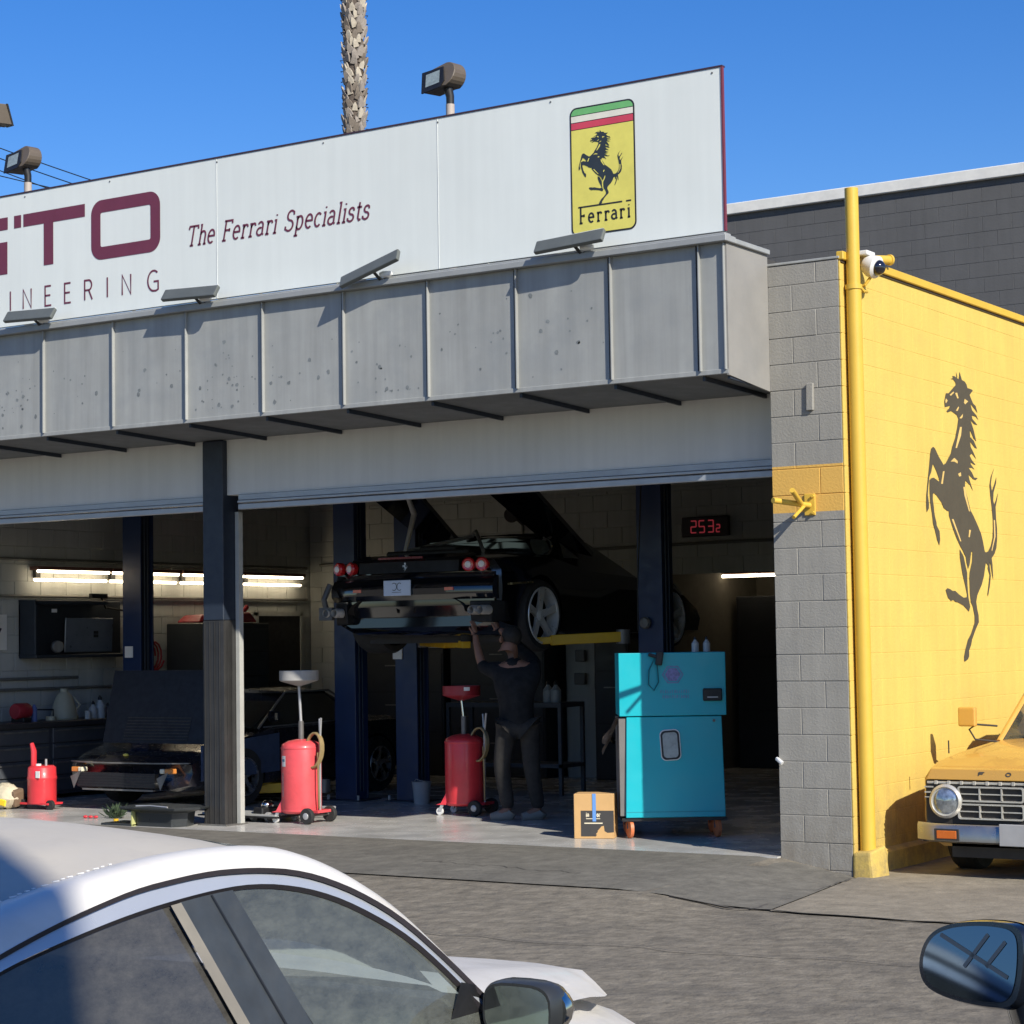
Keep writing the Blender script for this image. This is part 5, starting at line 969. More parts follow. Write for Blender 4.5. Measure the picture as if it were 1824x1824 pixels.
def drain(lab, loc, redm, funm, rz, ztop, fr_):
    t = thing("oil_drain_tank", lab, "oil drain", loc, rz, "red upright oil drain tanks on wheels")
    MB().lathe([(0.17, 0.09), (0.187, 0.105), (0.19, 0.12), (0.19, 0.70), (0.18, 0.735), (0.12, 0.765), (0.04, 0.78)], (0, 0, 0), (0, 0, 1), 32).build("tank", redm, t, smooth=True, sharp=50)
    MB().lathe([(0.192, 0.11), (0.194, 0.12), (0.192, 0.13)], (0, 0, 0), (0, 0, 1), 32, caps=False).lathe([(0.191, 0.69), (0.194, 0.70), (0.191, 0.71)], (0, 0, 0), (0, 0, 1), 32, caps=False).build("tank_rim", redm, t, smooth=True)
    MB().tube([(0, 0, 0.75), (0.0, 0, 0.95)], 0.026, 12).build("lower_pole", STEEL, t, smooth=True); MB().tube([(0, 0, 0.93), (-0.02, 0, ztop)], 0.014, 12).build("pole", CHROME if fr_ else GALV, t, smooth=True)
    MB().lathe([(0.02, 0), (0.17, 0.045), (0.185, 0.055), (0.185, 0.145), (0.178, 0.145), (0.17, 0.06), (0.02, 0.02)], (-0.02, 0, ztop), (0, 0, 1), 28).build("funnel", funm, t, smooth=True, sharp=50)
    for s_ in (-1, 1):
        w_ = MB().lathe([(0.03, -0.025), (0.068, -0.025), (0.075, -0.012), (0.075, 0.012), (0.068, 0.025), (0.03, 0.025)], (0.20, s_ * 0.17, 0.075), (0, s_, 0), 24).build("wheel", RUB, t, smooth=True)
        MB().lathe([(0.035, 0.02), (0.03, 0.03), (0.01, 0.035)], (0.20, s_ * 0.17, 0.075), (0, s_, 0), 12).build("hub", GALV, w_, smooth=True)
        c_ = MB().lathe([(0.035, -0.012), (0.035, 0.012)], (-0.20, s_ * 0.14, 0.036), (0, 1, 0), 18).build("caster", WHITE, t, smooth=True)
        MB().beam((-0.20, s_ * 0.14, 0.04), (-0.17, s_ * 0.13, 0.115), 0.04, 0.03).build("caster_fork", GALV, c_)
        MB().rings([[(-0.23, s_ * 0.11, 0.10), (-0.23, s_ * 0.17, 0.10), (-0.12, s_ * 0.15, 0.10), (-0.12, s_ * 0.10, 0.10)], [(-0.18, s_ * 0.12, 0.115), (-0.18, s_ * 0.16, 0.115), (-0.13, s_ * 0.135, 0.22), (-0.13, s_ * 0.11, 0.22)]]).build("leg_bracket", redm, t)
    MB().tube([(0.20, -0.17, 0.075), (0.20, 0.17, 0.075)], 0.012, 8).build("axle", STEEL, t)
    MB().tube([(0.22, 0, 0.12), (0.225, 0, 0.78), (0.27, -0.04, 0.98)], 0.011, 8).tube([(0.225, 0, 0.78), (0.19, 0.04, 0.97)], 0.009, 8).build("handle", GALV, t, smooth=True)
    hs = MB(); pts = [(0.18 + 0.09 * math.cos(a) * (1 + .05 * k), -0.05 + 0.015 * k + 0.02 * math.sin(a), 0.68 + 0.16 * math.sin(a)) for k in range(3) for a in lin(0, 2 * PI, 18)]
    hs.tube(pts, 0.011, 8); hs.build("hose", mat("hose_brass", (0.30, 0.22, 0.10), 0.4, metal=0.3), t, smooth=True)
    MB().tube([(0.235, -0.05, 0.66), (0.25, -0.06, 0.35), (0.24, -0.04, 0.14)], 0.008, 8).build("drain_tube", MC["hose_brass"], t, smooth=True)
    MB().box(0.19, -0.1, 0.10, 0.27, 0.1, 0.125).build("foot_plate", redm, t)
    return t
REDS = mat("sun_faded_red", (0.66, 0.075, 0.085), 0.42, var=0.08, scale=10, stain=(0.4, 0.06, 0.06), sscale=14, samt=0.3, coat=0.2)
d1 = drain("red oil drain tank with a grey funnel just right of the steel column", (-6.02, 0.93, 0.09), REDS, mat("funnel_grey", (0.34, 0.33, 0.31), 0.5, var=0.15), 0.0, 1.28, 0)
def curved_label(t, a0, a1, z0, z1, m, nm, r=0.1915):
    b = MB(); A = lin(a0, a1, 6)
    for p, q in zip(A, A[1:]): b.face([(r * math.cos(math.radians(p)), r * math.sin(math.radians(p)), z0), (r * math.cos(math.radians(q)), r * math.sin(math.radians(q)), z0), (r * math.cos(math.radians(q)), r * math.sin(math.radians(q)), z1), (r * math.cos(math.radians(p)), r * math.sin(math.radians(p)), z1)])
    return b.build(nm, m, t)
lb = curved_label(d1, -122, -102, 0.53, 0.63, WHITE, "label"); curved_label(d1, -119, -106, 0.575, 0.60, mat("label_blue", (0.1, 0.2, 0.3), 0.6), "label_print", 0.1925)
curved_label(d1, -122, -112, 0.25, 0.47, mat("worn_print", (0.45, 0.2, 0.2), 0.6, var=0.5, scale=60), "worn_print")
d2 = drain("red oil drain tank with a red funnel, half in shade below the raised car", (-5.08, 2.28, 0.09), RED, DRED, 0.1, 1.10, 1)
curved_label(d2, -60, -42, 1.20, 1.235, WHITE, "funnel_label", 0.187)
# ---- teal machine
tm = thing("teal_machine", "tall teal cabinet machine on orange casters in the right bay", "machine", (-2.03, 0.935, 0.09), math.radians(33))
f = lambda x: (x + 1.905) * 0.892; Z = -0.09
mb = MB(); mb.box(f(-2.41), 0, 1.115 + Z, f(-1.40), 0.62, 1.645 + Z); mb.build("upper_cabinet", TEAL, tm, bevel=0.006, seg=2)
mb = MB(); mb.rings([[(f(-2.345), 0.012, 1.108 + Z), (f(-1.445), 0.012, 1.108 + Z), (f(-1.445), 0.6, 1.108 + Z), (f(-2.345), 0.6, 1.108 + Z)], [(f(-2.365), 0.0, 0.265 + Z), (f(-1.425), 0.0, 0.265 + Z), (f(-1.425), 0.6, 0.265 + Z), (f(-2.365), 0.6, 0.265 + Z)]]); mb.build("lower_cabinet", TEAL, tm, bevel=0.005)
MB().box(f(-2.415), 0.03, 0.28 + Z, f(-2.352), 0.62, 1.10 + Z).build("side_panel", mat("machine_grey", (0.16, 0.15, 0.14), 0.5), tm)
MB().box(f(-2.40), 0.02, 0.235 + Z, f(-1.41), 0.60, 0.262 + Z).build("base_frame", BLK, tm)
MB().box(f(-2.355), -0.001, 0.31 + Z, f(-1.435), 0.001, 0.314 + Z).build("kick_line", mat("teal_line", (0.01, 0.2, 0.25), 0.6), tm)
def rp(x0, z0, x1, z1, r, y, m, n, rot=0.0):
    cx_, cz_ = (x0 + x1) / 2, (z0 + z1) / 2; pts = [((a - cx_) * math.cos(rot) - (b - cz_) * math.sin(rot) + cx_, (a - cx_) * math.sin(rot) + (b - cz_) * math.cos(rot) + cz_) for a, b in rrect(x0, z0, x1, z1, r)]
    mb_ = MB().poly(pts, (0, y, 0), (1, 0, 0), (0, 0, 1), th=0.02); return mb_.build(n, m, tm)
wx, wz = f(-1.935), 0.87 + Z
rp(wx - 0.085, wz - 0.130, wx + 0.085, wz + 0.130, 0.045, -0.006, WHITE, "window_bezel", 0.06)
rp(wx - 0.078, wz - 0.122, wx + 0.078, wz + 0.122, 0.04, -0.009, BLK, "window_gasket", 0.06)
rp(wx - 0.062, wz - 0.106, wx + 0.062, wz + 0.106, 0.03, -0.012, mat("window_grey", (0.34, 0.38, 0.37), 0.3, var=0.15, scale=14), "window", 0.06)
MB().box(f(-1.62), -0.03, 1.235 + Z, f(-1.44), 0.01, 1.34 + Z).build("handle_recess", BLK, tm, bevel=0.008); MB().box(f(-1.58), -0.036, 1.262 + Z, f(-1.48), -0.028, 1.272 + Z).build("handle_bar", GALV, tm)
PK = mat("faded_pink_decal", (0.14, 0.24, 0.40), 0.5, var=0.2, scale=30); hx, hz = f(-1.90), 1.46 + Z
hexp = lambda r: [(hx + r * math.cos(PI / 3 * k), hz + r * 0.92 * math.sin(PI / 3 * k)) for k in range(6)]
mb = MB(); A_, B_ = hexp(0.092), hexp(0.078)
for k in range(6): j = (k + 1) % 6; mb.face([(A_[k][0], -0.002, A_[k][1]), (A_[j][0], -0.002, A_[j][1]), (B_[j][0], -0.002, B_[j][1]), (B_[k][0], -0.002, B_[k][1])])
mb.build("hexagon_decal_ring", PK, tm); MB().poly(hexp(0.068), (0, -0.002, 0), (1, 0, 0), (0, 0, 1)).build("hexagon_decal", mat("decal_centre", (0.20, 0.20, 0.40), 0.5, var=0.4, scale=50), tm)
random.seed(21); mb = MB()
for row, x0, n in ((1.305, -2.02, 13), (1.262, -2.00, 12)):
    for k in range(n):   # print too faded to read: worn vertical dashes
        x = f(x0) + k * 0.0195; mb.face([(x, -0.002, row + Z), (x + random.uniform(.006, .014), -0.002, row + Z), (x + random.uniform(.004, .014), -0.002, row + .026 + Z), (x + random.uniform(0, .004), -0.002, row + .026 + Z)])
mb.build("faded_print", PK, tm)
MB().lathe([(0.012, 0), (0.012, 0.01)], (f(-1.52), 0.0, 1.07 + Z), (0, -1, 0), 12).build("lock", STEEL, tm)
for x in (-2.325, -1.50):
    for y in (0.08, 0.52):
        c_ = MB().lathe([(0.06, -0.018), (0.078, -0.014), (0.078, 0.014), (0.06, 0.018)], (f(x), y, 0.08), (1, 0.25, 0), 24).build("caster", mat("caster_orange", (0.62, 0.17, 0.06), 0.5), tm, smooth=True)
        MB().beam((f(x), y, 0.08), (f(x), y + 0.03, 0.15), 0.05, 0.03).build("caster_fork", STEEL, c_)
t = thing("spray_gun", "black spray gun hanging by its cord over the teal cabinet front", "spray gun", (-2.10, 0.845, 1.60), math.radians(33))
MB().obb((0, 0, 0), (0.06, 0.05, 0.12), (0, 0.15, 0)).obb((-0.05, 0, 0.02), (0.09, 0.03, 0.03), (0, 0.3, 0)).build("gun_body", BLK, t, bevel=0.012, seg=2)
MB().tube([(-0.04, 0, 0), (-0.09, 0, -0.10), (-0.095, 0, -0.22), (-0.05, 0, -0.27), (-0.01, 0, -0.20), (-0.02, 0, -0.05)], 0.006, 8).build("cord", mat("cord_teal", (0.0, 0.12, 0.15), 0.5), t, smooth=True)
def bottle(lab, loc, h, m, name="bottle", grp=None, r=None):
    r = r or h * 0.24; t = thing(name, lab, name.replace("_", " "), loc, 0, grp)
    MB().lathe([(r * .95, 0), (r, 0.01), (r, h * 0.55), (r * 0.4, h * 0.75), (r * 0.35, h * 0.82)], n=18).build("bottle_body", m, t, smooth=True)
    MB().lathe([(r * 0.42, h * 0.8), (r * 0.42, h * 0.9), (r * 0.12, h)], n=12).build("cap", m if m is WHITE else BLK, t, smooth=True); return t
PW = mat("bottle_grey", (0.42, 0.43, 0.42), 0.35)
bottle("left of the two small white bottles on top of the teal cabinet", (-1.93, 1.17, 1.647), 0.13, PW); bottle("right of the two small white bottles on top of the teal cabinet", (-1.85, 1.225, 1.647), 0.13, PW)
# rag draped over a peg at the side of the cabinet
mb = MB(); random.seed(2); V = []
for j in range(13):
    row = []
    for k in range(9):
        a = k / 8; b = j / 12; x = -0.30 * b ** 0.8 + 0.02 * math.sin(9 * a + 3 * b); z = 0.05 - 0.42 * max(0, b - 0.25) * (0.6 + 0.5 * a) - 0.02 * math.sin(7 * a); y = 0.16 * a + 0.015 * math.sin(11 * b)
        row.append(mb.b.verts.new((x * (0.7 + .3 * a), y, z)))
    V.append(row)
for a, b in zip(V, V[1:]):
    for k in range(8): mb.b.faces.new((a[k], a[k + 1], b[k + 1], b[k]))
rg = thing("draped_jacket", "grey and brown jacket hung over the left side of the teal cabinet", "jacket", (-2.43, 0.82, 1.08)); mb.build("cloth", mat("jacket_cloth", (0.16, 0.14, 0.13), 0.9, var=0.6, scale=16), rg, smooth=True)
bottle("grey spray bottle hanging beside the lower left of the teal cabinet", (-2.47, 0.9, 0.45), 0.40, mat("bottle_dim", (0.2, 0.24, 0.25), 0.4), "spray_bottle", None, 0.045)
# cardboard box
bx = thing("cardboard_box", "cardboard box with a black label and blue tape on the garage floor", "box", (-2.63, 0.64, 0.09), math.radians(22))
MB().box(-0.185, 0, 0, 0.155, 0.24, 0.375).build("carton", CARD, bx, bevel=0.004)
MB().box(-0.125, -0.002, 0.02, 0.155, -0.0005, 0.235).build("black_print", mat("box_print", (0.045, 0.042, 0.04), 0.7), bx)
pts = [(0.155, 0.0), (-0.01, 0.0), (0.01, 0.03), (0.0, 0.035), (0.02, 0.055), (0.015, 0.06), (0.05, 0.10), (0.07, 0.105), (0.075, 0.06), (0.10, 0.045), (0.155, 0.05)]
MB().poly(pts, (0, -0.0035, 0.004), (1, 0, 0), (0, 0, 1)).build("print_wave", CARD, bx)
MB().box(-0.025, -0.005, 0.145, 0.005, -0.001, 0.377).build("blue_tape", mat("blue_tape", (0.12, 0.28, 0.62), 0.6), bx)
mb = MB(); text(mb, "in", (-0.08, -0.0045, 0.185), (1, 0, 0), (0, 0, 1), 0.036, 0.008, track=0.12); text(mb, "or", (0.012, -0.0045, 0.185), (1, 0, 0), (0, 0, 1), 0.036, 0.008, track=0.12)
strokes(mb, [[(0, 0), (0.12, 0)]], (-0.08, -0.0045, 0.168), (1, 0, 0), (0, 0, 1), 0.006); strokes(mb, [[(0, 0), (0.155, 0)]], (-0.095, -0.0045, 0.130), (1, 0, 0), (0, 0, 1), 0.010); mb.build("box_lettering", mat("cream_print", (0.7, 0.62, 0.45), 0.7), bx)
# right corner of bay
tb = thing("work_table", "dim metal work table in the shade right of the teal cabinet", "table", (-0.95, 2.2, 0.09))
MB().box(-0.5, 0, 0.86, 0.28, 0.6, 0.90).build("table_top", STEEL, tb)
for x in (-0.47, 0.25):
    for y in (0.04, 0.56): MB().box(x - .02, y - .02, 0, x + .02, y + .02, 0.86).build("leg", STEEL, tb)
t = thing("plastic_bin", "grey plastic bin on the floor under the shaded work table", "bin", (-1.15, 2.0, 0.09)); MB().rings([[(-.13, -.12, 0), (.13, -.12, 0), (.13, .12, 0), (-.13, .12, 0)], [(-.16, -.15, .32), (.16, -.15, .32), (.16, .15, .32), (-.16, .15, .32)]]).build("bin_body", mat("bin_grey", (0.2, 0.2, 0.2), 0.6), t, bevel=0.01); MB().box(-.17, -.16, .24, .17, .16, .26).build("bin_rim", MC["bin_grey"], t)
t = thing("crumpled_sheet", "crumpled pale plastic sheet heaped on the shaded work table", "sheet", (-1.12, 2.4, 0.99)); mb = MB(); mb.sphere((0, 0, 0.08), 0.2, (1.2, .8, .7), 20)
for v in mb.b.verts: v.co += Vector((random.uniform(-.03, .03), random.uniform(-.03, .03), random.uniform(-.03, .03)))
mb.build("plastic", mat("sheet_pale", (0.3, 0.3, 0.28), 0.3, var=0.4, scale=20), t)
t = thing("dark_locker", "dark upright locker against the grey pillar inside the right bay", "locker", (-0.62, 0.9, 0.09)); MB().box(-0.22, 0, 0, 0.2, 0.5, 1.0).build("cabinet_body", mat("locker_dark", (0.03, 0.035, 0.035), 0.5), t, bevel=0.01); MB().box(-0.19, -0.004, 0.05, 0.17, 0, 0.95).build("door", mat("locker_door", (0.045, 0.05, 0.05), 0.5), t)
# ---- left bay
def laptop_cab():
    t = thing("diagnostic_cabinet", "dark cabinet on the left wall holding a grey laptop", "cabinet", (-11.18, 3.1, 1.65))
    MB().box(0, -0.82, 0.0, 0.28, 0.80, 0.04).box(0, -0.82, 0.04, 0.03, 0.80, 0.66).box(0.0, -0.82, 0.04, 0.26, -0.78, 0.66).box(0, -0.82, 0.61, 0.26, 0.35, 0.66).build("cabinet_body", mat("cab_navy", (0.02, 0.026, 0.035), 0.5), t, bevel=0.006)
    l_ = MB().obb((0.17, 0.12, 0.26), (0.02, 0.78, 0.40), (0, 0.05, 0)).build("laptop", mat("laptop_grey", (0.17, 0.19, 0.22), 0.35, metal=0.3), t, bevel=0.008)
    mb_ = MB()
    for a in (-1, 1):
        for b in (-1, 1): mb_.box(0.187, 0.22 + a * 0.02 - 0.017, 0.27 + b * 0.02 - 0.017, 0.190, 0.22 + a * 0.02 + 0.017, 0.27 + b * 0.02 + 0.017)
    mb_.build("logo_squares", BLK, t)
    MB().lathe([(0.07, 0), (0.07, 0.05), (0.06, 0.06)], (0.24, -0.47, 0.13), (1, -0.4, 0), 20).build("gauge", STEEL, t, smooth=True)
    MB().box(0.265, -0.57, 0.52, 0.27, -0.49, 0.56).build("tag", WHITE, t)
    MB().obb((0.15, 0.30, 0.72), (0.05, 0.26, 0.05)).tube([(0.15, 0.35, 0.7), (0.15, 0.42, 0.58), (0.15, 0.8, 0.54)], 0.012, 8).build("air_tool", BLK, t)
    return t
laptop_cab()
bn = thing("workbench", "long dark workbench with steel drawers along the left wall", "workbench", (-11.18, 3.3, 0.09))
MB().box(0, -2.3, 0.80, 0.66, 2.4, 0.86).build("bench_top", mat("bench_dark", (0.03, 0.03, 0.032), 0.5), bn, bevel=0.006)
MB().box(0, -2.28, 0.05, 0.60, 2.38, 0.80).build("bench_carcass", mat("bench_steel", (0.05, 0.055, 0.065), 0.5), bn)
for k in range(4):
    for r_ in range(4):
        y0 = -2.25 + k * 1.15; z0 = 0.09 + r_ * 0.178
        d_ = MB().box(0.60, y0, z0, 0.622, y0 + 1.09, z0 + 0.165).build("drawer", mat("drawer_steel", (0.085, 0.092, 0.105), 0.4, metal=0.2), bn, bevel=0.004)
        MB().box(0.622, y0 + 0.03, z0 + 0.125, 0.64, y0 + 1.06, z0 + 0.142).build("handle", STEEL, d_)
t = thing("canvas_tool_bag", "beige conical jug standing on the left workbench", "jug", (-10.85, 2.66, 0.95)); MB().lathe([(0.15, 0), (0.16, 0.02), (0.13, 0.16), (0.09, 0.27), (0.05, 0.31)], n=20).build("jug_body", mat("jug_beige", (0.36, 0.34, 0.25), 0.6), t, smooth=True); MB().tube([(0.1, 0.05, 0.08), (0.13, 0.12, 0.16), (0.07, 0.08, 0.26)], 0.012, 8).build("handle", MC["jug_beige"], t, smooth=True); MB().lathe([(0.05, 0.31), (0.045, 0.35)], n=14).build("cap", MC["jug_beige"], t, smooth=True); t.name = "oil_jug"
for i, (y, h, c_, lb_) in enumerate(((3.02, 0.20, (0.45, 0.46, 0.46), "clear bottle on the left workbench nearest the beige jug"), (3.13, 0.26, (0.45, 0.48, 0.5), "tall clear spray bottle on the left workbench"), (3.26, 0.17, (0.1, 0.1, 0.12), "short dark bottle on the left workbench right of the clear ones"))):
    bottle(lb_, (-10.75, y, 0.95), h, mat("bottle_%s" % ("clear", "mist", "dark")[i], c_, 0.3))
t = thing("bench_grinder", "red and black power tool on the bench at the left edge", "power tool", (-10.8, 1.95, 0.95)); MB().lathe([(0.08, -0.1), (0.09, -0.08), (0.09, 0.08), (0.08, 0.1)], (0, 0, 0.12), (0, 1, 0), 20).build("motor", DRED, t, smooth=True); MB().box(-0.1, -0.06, 0, 0.1, 0.06, 0.05).build("base", BLK, t, bevel=0.006); MB().tube([(0, 0.1, 0.12), (0, 0.17, 0.14)], 0.03, 12).build("chuck", STEEL, t, smooth=True)
t = thing("hand_saw_frame", "thin black wire frame lying on the left workbench", "frame", (-10.8, 2.28, 0.95)); MB().tube([(0, -0.14, 0), (0, -0.14, 0.13), (0, 0.16, 0.12), (0, 0.16, 0)], 0.01, 6).build("wire", BLK, t, smooth=True)
# fluorescent strip lights on left wall
TUBE = emis("tube_glow", (1.0, 0.84, 0.58), 7)
def striplight(y, lab, z, L_=1.2, x=-11.12, grp="fluorescent strip lights along the left wall"):
    t = thing("strip_light", lab, "light", (x, y, z), 0, grp)
    MB().box(-0.05, 0, 0.03, 0.09, L_, 0.07).build("fixture_body", mat("fixture_maroon", (0.12, 0.05, 0.04), 0.6), t)
    MB().tube([(0.06, 0.02, 0.015), (0.06, L_ - 0.03, 0.015)], 0.017, 10).build("tube", TUBE, t, smooth=True)
    MB().tube([(0.06, -0.03, -0.085), (0.06, L_ - 0.08, -0.085)], 0.017, 10).build("tube", TUBE, t, smooth=True)
    MB().box(-0.05, 0.05, -0.06, 0.0, 0.12, 0.05).build("hanger", BLK, t)
for k, y in enumerate((2.44, 3.66, 4.90, 6.10)): striplight(y, ("leftmost double strip light on the left wall above the laptop cabinet", "second double strip light on the left wall, crossed by the left lift post", "third double strip light on the left wall, left of the steel column", "fourth double strip light on the left wall, right of the steel column")[k], 2.63)
rt = thing("strip_light", "single strip light deep in the rear room next to the grey pillar", "light", (-5.95, 9.4, 2.55)); MB().box(0, 0, 0.03, 1.3, 0.1, 0.07).build("fixture_body", MC["fixture_maroon"], rt); MB().tube([(0.02, 0.03, 0.0), (1.28, 0.03, 0.0)], 0.02, 10).build("tube", TUBE, rt, smooth=True)
# pipes and conduit on left/back walls
for i, (z, y1) in enumerate(((2.78, 7.5), (2.36, 7.5), (1.42, 3.2), (1.30, 4.4))):
    o = MB().tube([(-11.17, 0.3, z), (-11.17, y1, z)], 0.018, 8).build("wall_pipe", mat("pipe_grey", (0.14, 0.14, 0.13), 0.5), smooth=True); tag(o, ("highest pipe along the left wall above the strip lights", "pipe along the left wall just under the strip lights", "pipe along the left wall under the laptop cabinet", "lowest pipe along the left wall above the workbench")[i], "pipe", "pipes along the left wall")
o = MB().tube([(-11.0, 7.57, 2.82), (-5.0, 7.57, 2.90), (-0.5, 7.57, 2.90)], 0.02, 8).build("wall_pipe", MC["pipe_grey"], smooth=True); tag(o, "thin conduit crossing the back wall below the red digital clock", "pipe")
o = MB().tube([(-7.75, 7.57, 4.2), (-7.75, 7.57, 3.1), (-7.6, 7.57, 2.9)], 0.02, 8).build("wall_pipe", MC["pipe_grey"], smooth=True); tag(o, "vertical conduit on the back wall behind the raised black car", "pipe")
t = thing("wall_fan", "small grey fan high on the back wall above the raised car", "fan", (-7.85, 7.5, 3.35)); MB().lathe([(0.09, 0), (0.1, 0.04), (0.09, 0.08)], (0, 0, 0), (0.2, -1, 0), 18).build("fan_head", IND, t, smooth=True); MB().tube([(0, 0, 0), (0.12, 0.03, -0.12), (0.15, 0.08, -0.1)], 0.02, 8).build("arm", IND, t, smooth=True)
# digital clock
ck = thing("digital_clock", "black digital clock with dim red digits on the back wall", "clock", (-5.12, 7.56, 3.0))
MB().box(-0.33, -0.05, -0.03, 0.30, 0.0, 0.21).build("clock_body", mat("clock_black", (0.02, 0.01, 0.01), 0.4), ck, bevel=0.01)
SEG = {'a': ((0, 1), (1, 1)), 'b': ((1, 1), (1, .5)), 'c': ((1, .5), (1, 0)), 'd': ((1, 0), (0, 0)), 'e': ((0, 0), (0, .5)), 'f': ((0, .5), (0, 1)), 'g': ((0, .5), (1, .5))}
def seg(ch, x, z, w_, h_):
    mb_ = MB()
    for s_ in {'2': 'abged', '5': 'afgcd', '3': 'abgcd'}[ch]:
        a, b = SEG[s_]; strokes(mb_, [[(a[0] * w_, a[1] * h_), (b[0] * w_, b[1] * h_)]], (x, -0.052, z), (1, 0, 0), (0, 0, 1), 0.016)
    mb_.build("digit", emis("clock_red", (0.5, 0.05, 0.07), 0.2), ck)
seg('2', -0.20, 0.02, 0.07, 0.14); seg('5', -0.09, 0.02, 0.07, 0.14); seg('3', 0.03, 0.02, 0.07, 0.14); seg('2', 0.14, 0.02, 0.045, 0.085)
# red tool chest and dark doorway on left wall
tc = thing("tool_chest", "tall dark tool chest with a red top near the left wall", "tool chest", (-10.9, 5.2, 0.09))
MB().box(-0.25, -0.5, 0, 0.35, 0.75, 1.95).build("chest_body", mat("chest_dark", (0.025, 0.03, 0.034), 0.4), tc, bevel=0.01)
for k in range(6): MB().box(0.35, -0.46, 0.1 + k * 0.3, 0.365, 0.71, 0.38 + k * 0.3).build("drawer", mat("chest_drawer", (0.03, 0.037, 0.042), 0.4), tc, bevel=0.004)
t = thing("red_jack_stand", "dark red rolling seat lying on top of the tall tool chest", "rolling seat", (-10.8, 5.2, 2.05)); MB().rings([[(-.2, -.5, 0), (.2, -.5, 0), (.2, .6, 0), (-.2, .6, 0)], [(-.16, -.4, .09), (.16, -.4, .09), (.16, .5, .13), (-.16, .5, .13)]]).build("seat_pad", DRED, t, bevel=0.02); MB().tube([(0, 0.5, 0.1), (0, 0.62, 0.2)], 0.03, 8).build("handle", DRED, t, smooth=True); t.name = "rolling_seat"
t = thing("doorway", "dark doorway in the left wall beyond the steel column", "door", (-11.19, 6.9, 0.09)); MB().box(0, -0.42, 0, 0.012, 0.45, 2.05).build("door_panel", mat("door_dark", (0.01, 0.01, 0.012), 0.6), t); MB().box(0, -0.48, 0, 0.03, -0.42, 2.1).box(0, 0.45, 0, 0.03, 0.5, 2.1).box(0, -0.48, 2.05, 0.03, 0.5, 2.12).build("door_frame", INW, t)
# cabinets / dark racks along the back
def rack(x0, x1, y, h, lab):
    t = thing("storage_cabinet", lab, "cabinet", ((x0 + x1) / 2, y, 0.09)); w_ = (x1 - x0) / 2
    MB().box(-w_, 0, 0, w_, 0.5, h).build("cabinet_body", mat("cab_black", (0.012, 0.014, 0.018), 0.5), t, bevel=0.01)
    for k in range(3): MB().box(-w_ + 0.03, -0.008, 0.06 + k * h / 3.2, w_ - 0.03, 0, 0.03 + (k + 1) * h / 3.2).build("door", mat("cab_door", (0.018, 0.02, 0.025), 0.45), t)
    for k in range(3): MB().box(-0.1, -0.02, (k + 0.75) * h / 3.2, 0.1, -0.008, (k + 0.75) * h / 3.2 + 0.015).build("handle", STEEL, t)
rack(-10.2, -8.6, 7.0, 1.6, "dark cabinet against the back wall behind the black classic car"); rack(-8.5, -7.1, 7.0, 1.75, "dark cabinet against the back wall behind the blue lift posts"); rack(-6.4, -5.92, 7.0, 2.0, "dark cabinet against the back wall right of the pale pilaster")
rack(-5.8, -4.4, 9.6, 2.2, "dark cabinet at the far end of the rear room")
t = thing("wall_sockets", "two grey socket boxes with a dark hose on the pale pilaster", "socket", (-6.75, 7.33, 1.3)); MB().box(-0.08, -0.06, 0.2, 0.05, 0.0, 0.34).build("socket_box", mat("socket_grey", (0.12, 0.12, 0.12), 0.5), t, bevel=0.006); MB().box(-0.1, -0.06, -0.08, 0.05, 0.0, 0.06).build("socket_box", MC["socket_grey"], t, bevel=0.006); MB().tube([(0.2, -0.02, 0.25), (0.2, -0.04, -0.1), (0.28, -0.1, -0.45), (0.45, -0.3, -0.65), (0.7, -0.5, -0.75)], 0.02, 8).build("hose", BLK, t, smooth=True)
t = thing("parts_table", "dark trolley table under the raised car carrying clear bottles", "trolley", (-6.0, 4.6, 0.09)); MB().box(-0.9, 0, 0.95, 0.6, 0.5, 1.0).box(-0.9, 0, 0.3, 0.6, 0.5, 0.34).build("shelves", mat("trolley_dark", (0.04, 0.045, 0.055), 0.5), t); 
for x in (-0.88, 0.58):
    for y in (0.02, 0.48): MB().box(x - .02, y - .02, 0, x + .02, y + .02, 0.95).build("leg", MC["trolley_dark"], t)
for k, x in enumerate((-5.65, -5.55, -5.95)): bottle(("clear bottle on the dark trolley table, middle of the three", "clear bottle on the dark trolley table, right of the three", "clear bottle on the dark trolley table, left of the three")[k], (x, 4.75, 1.09), 0.24, mat("bottle_clear_dim", (0.25, 0.28, 0.3), 0.3))
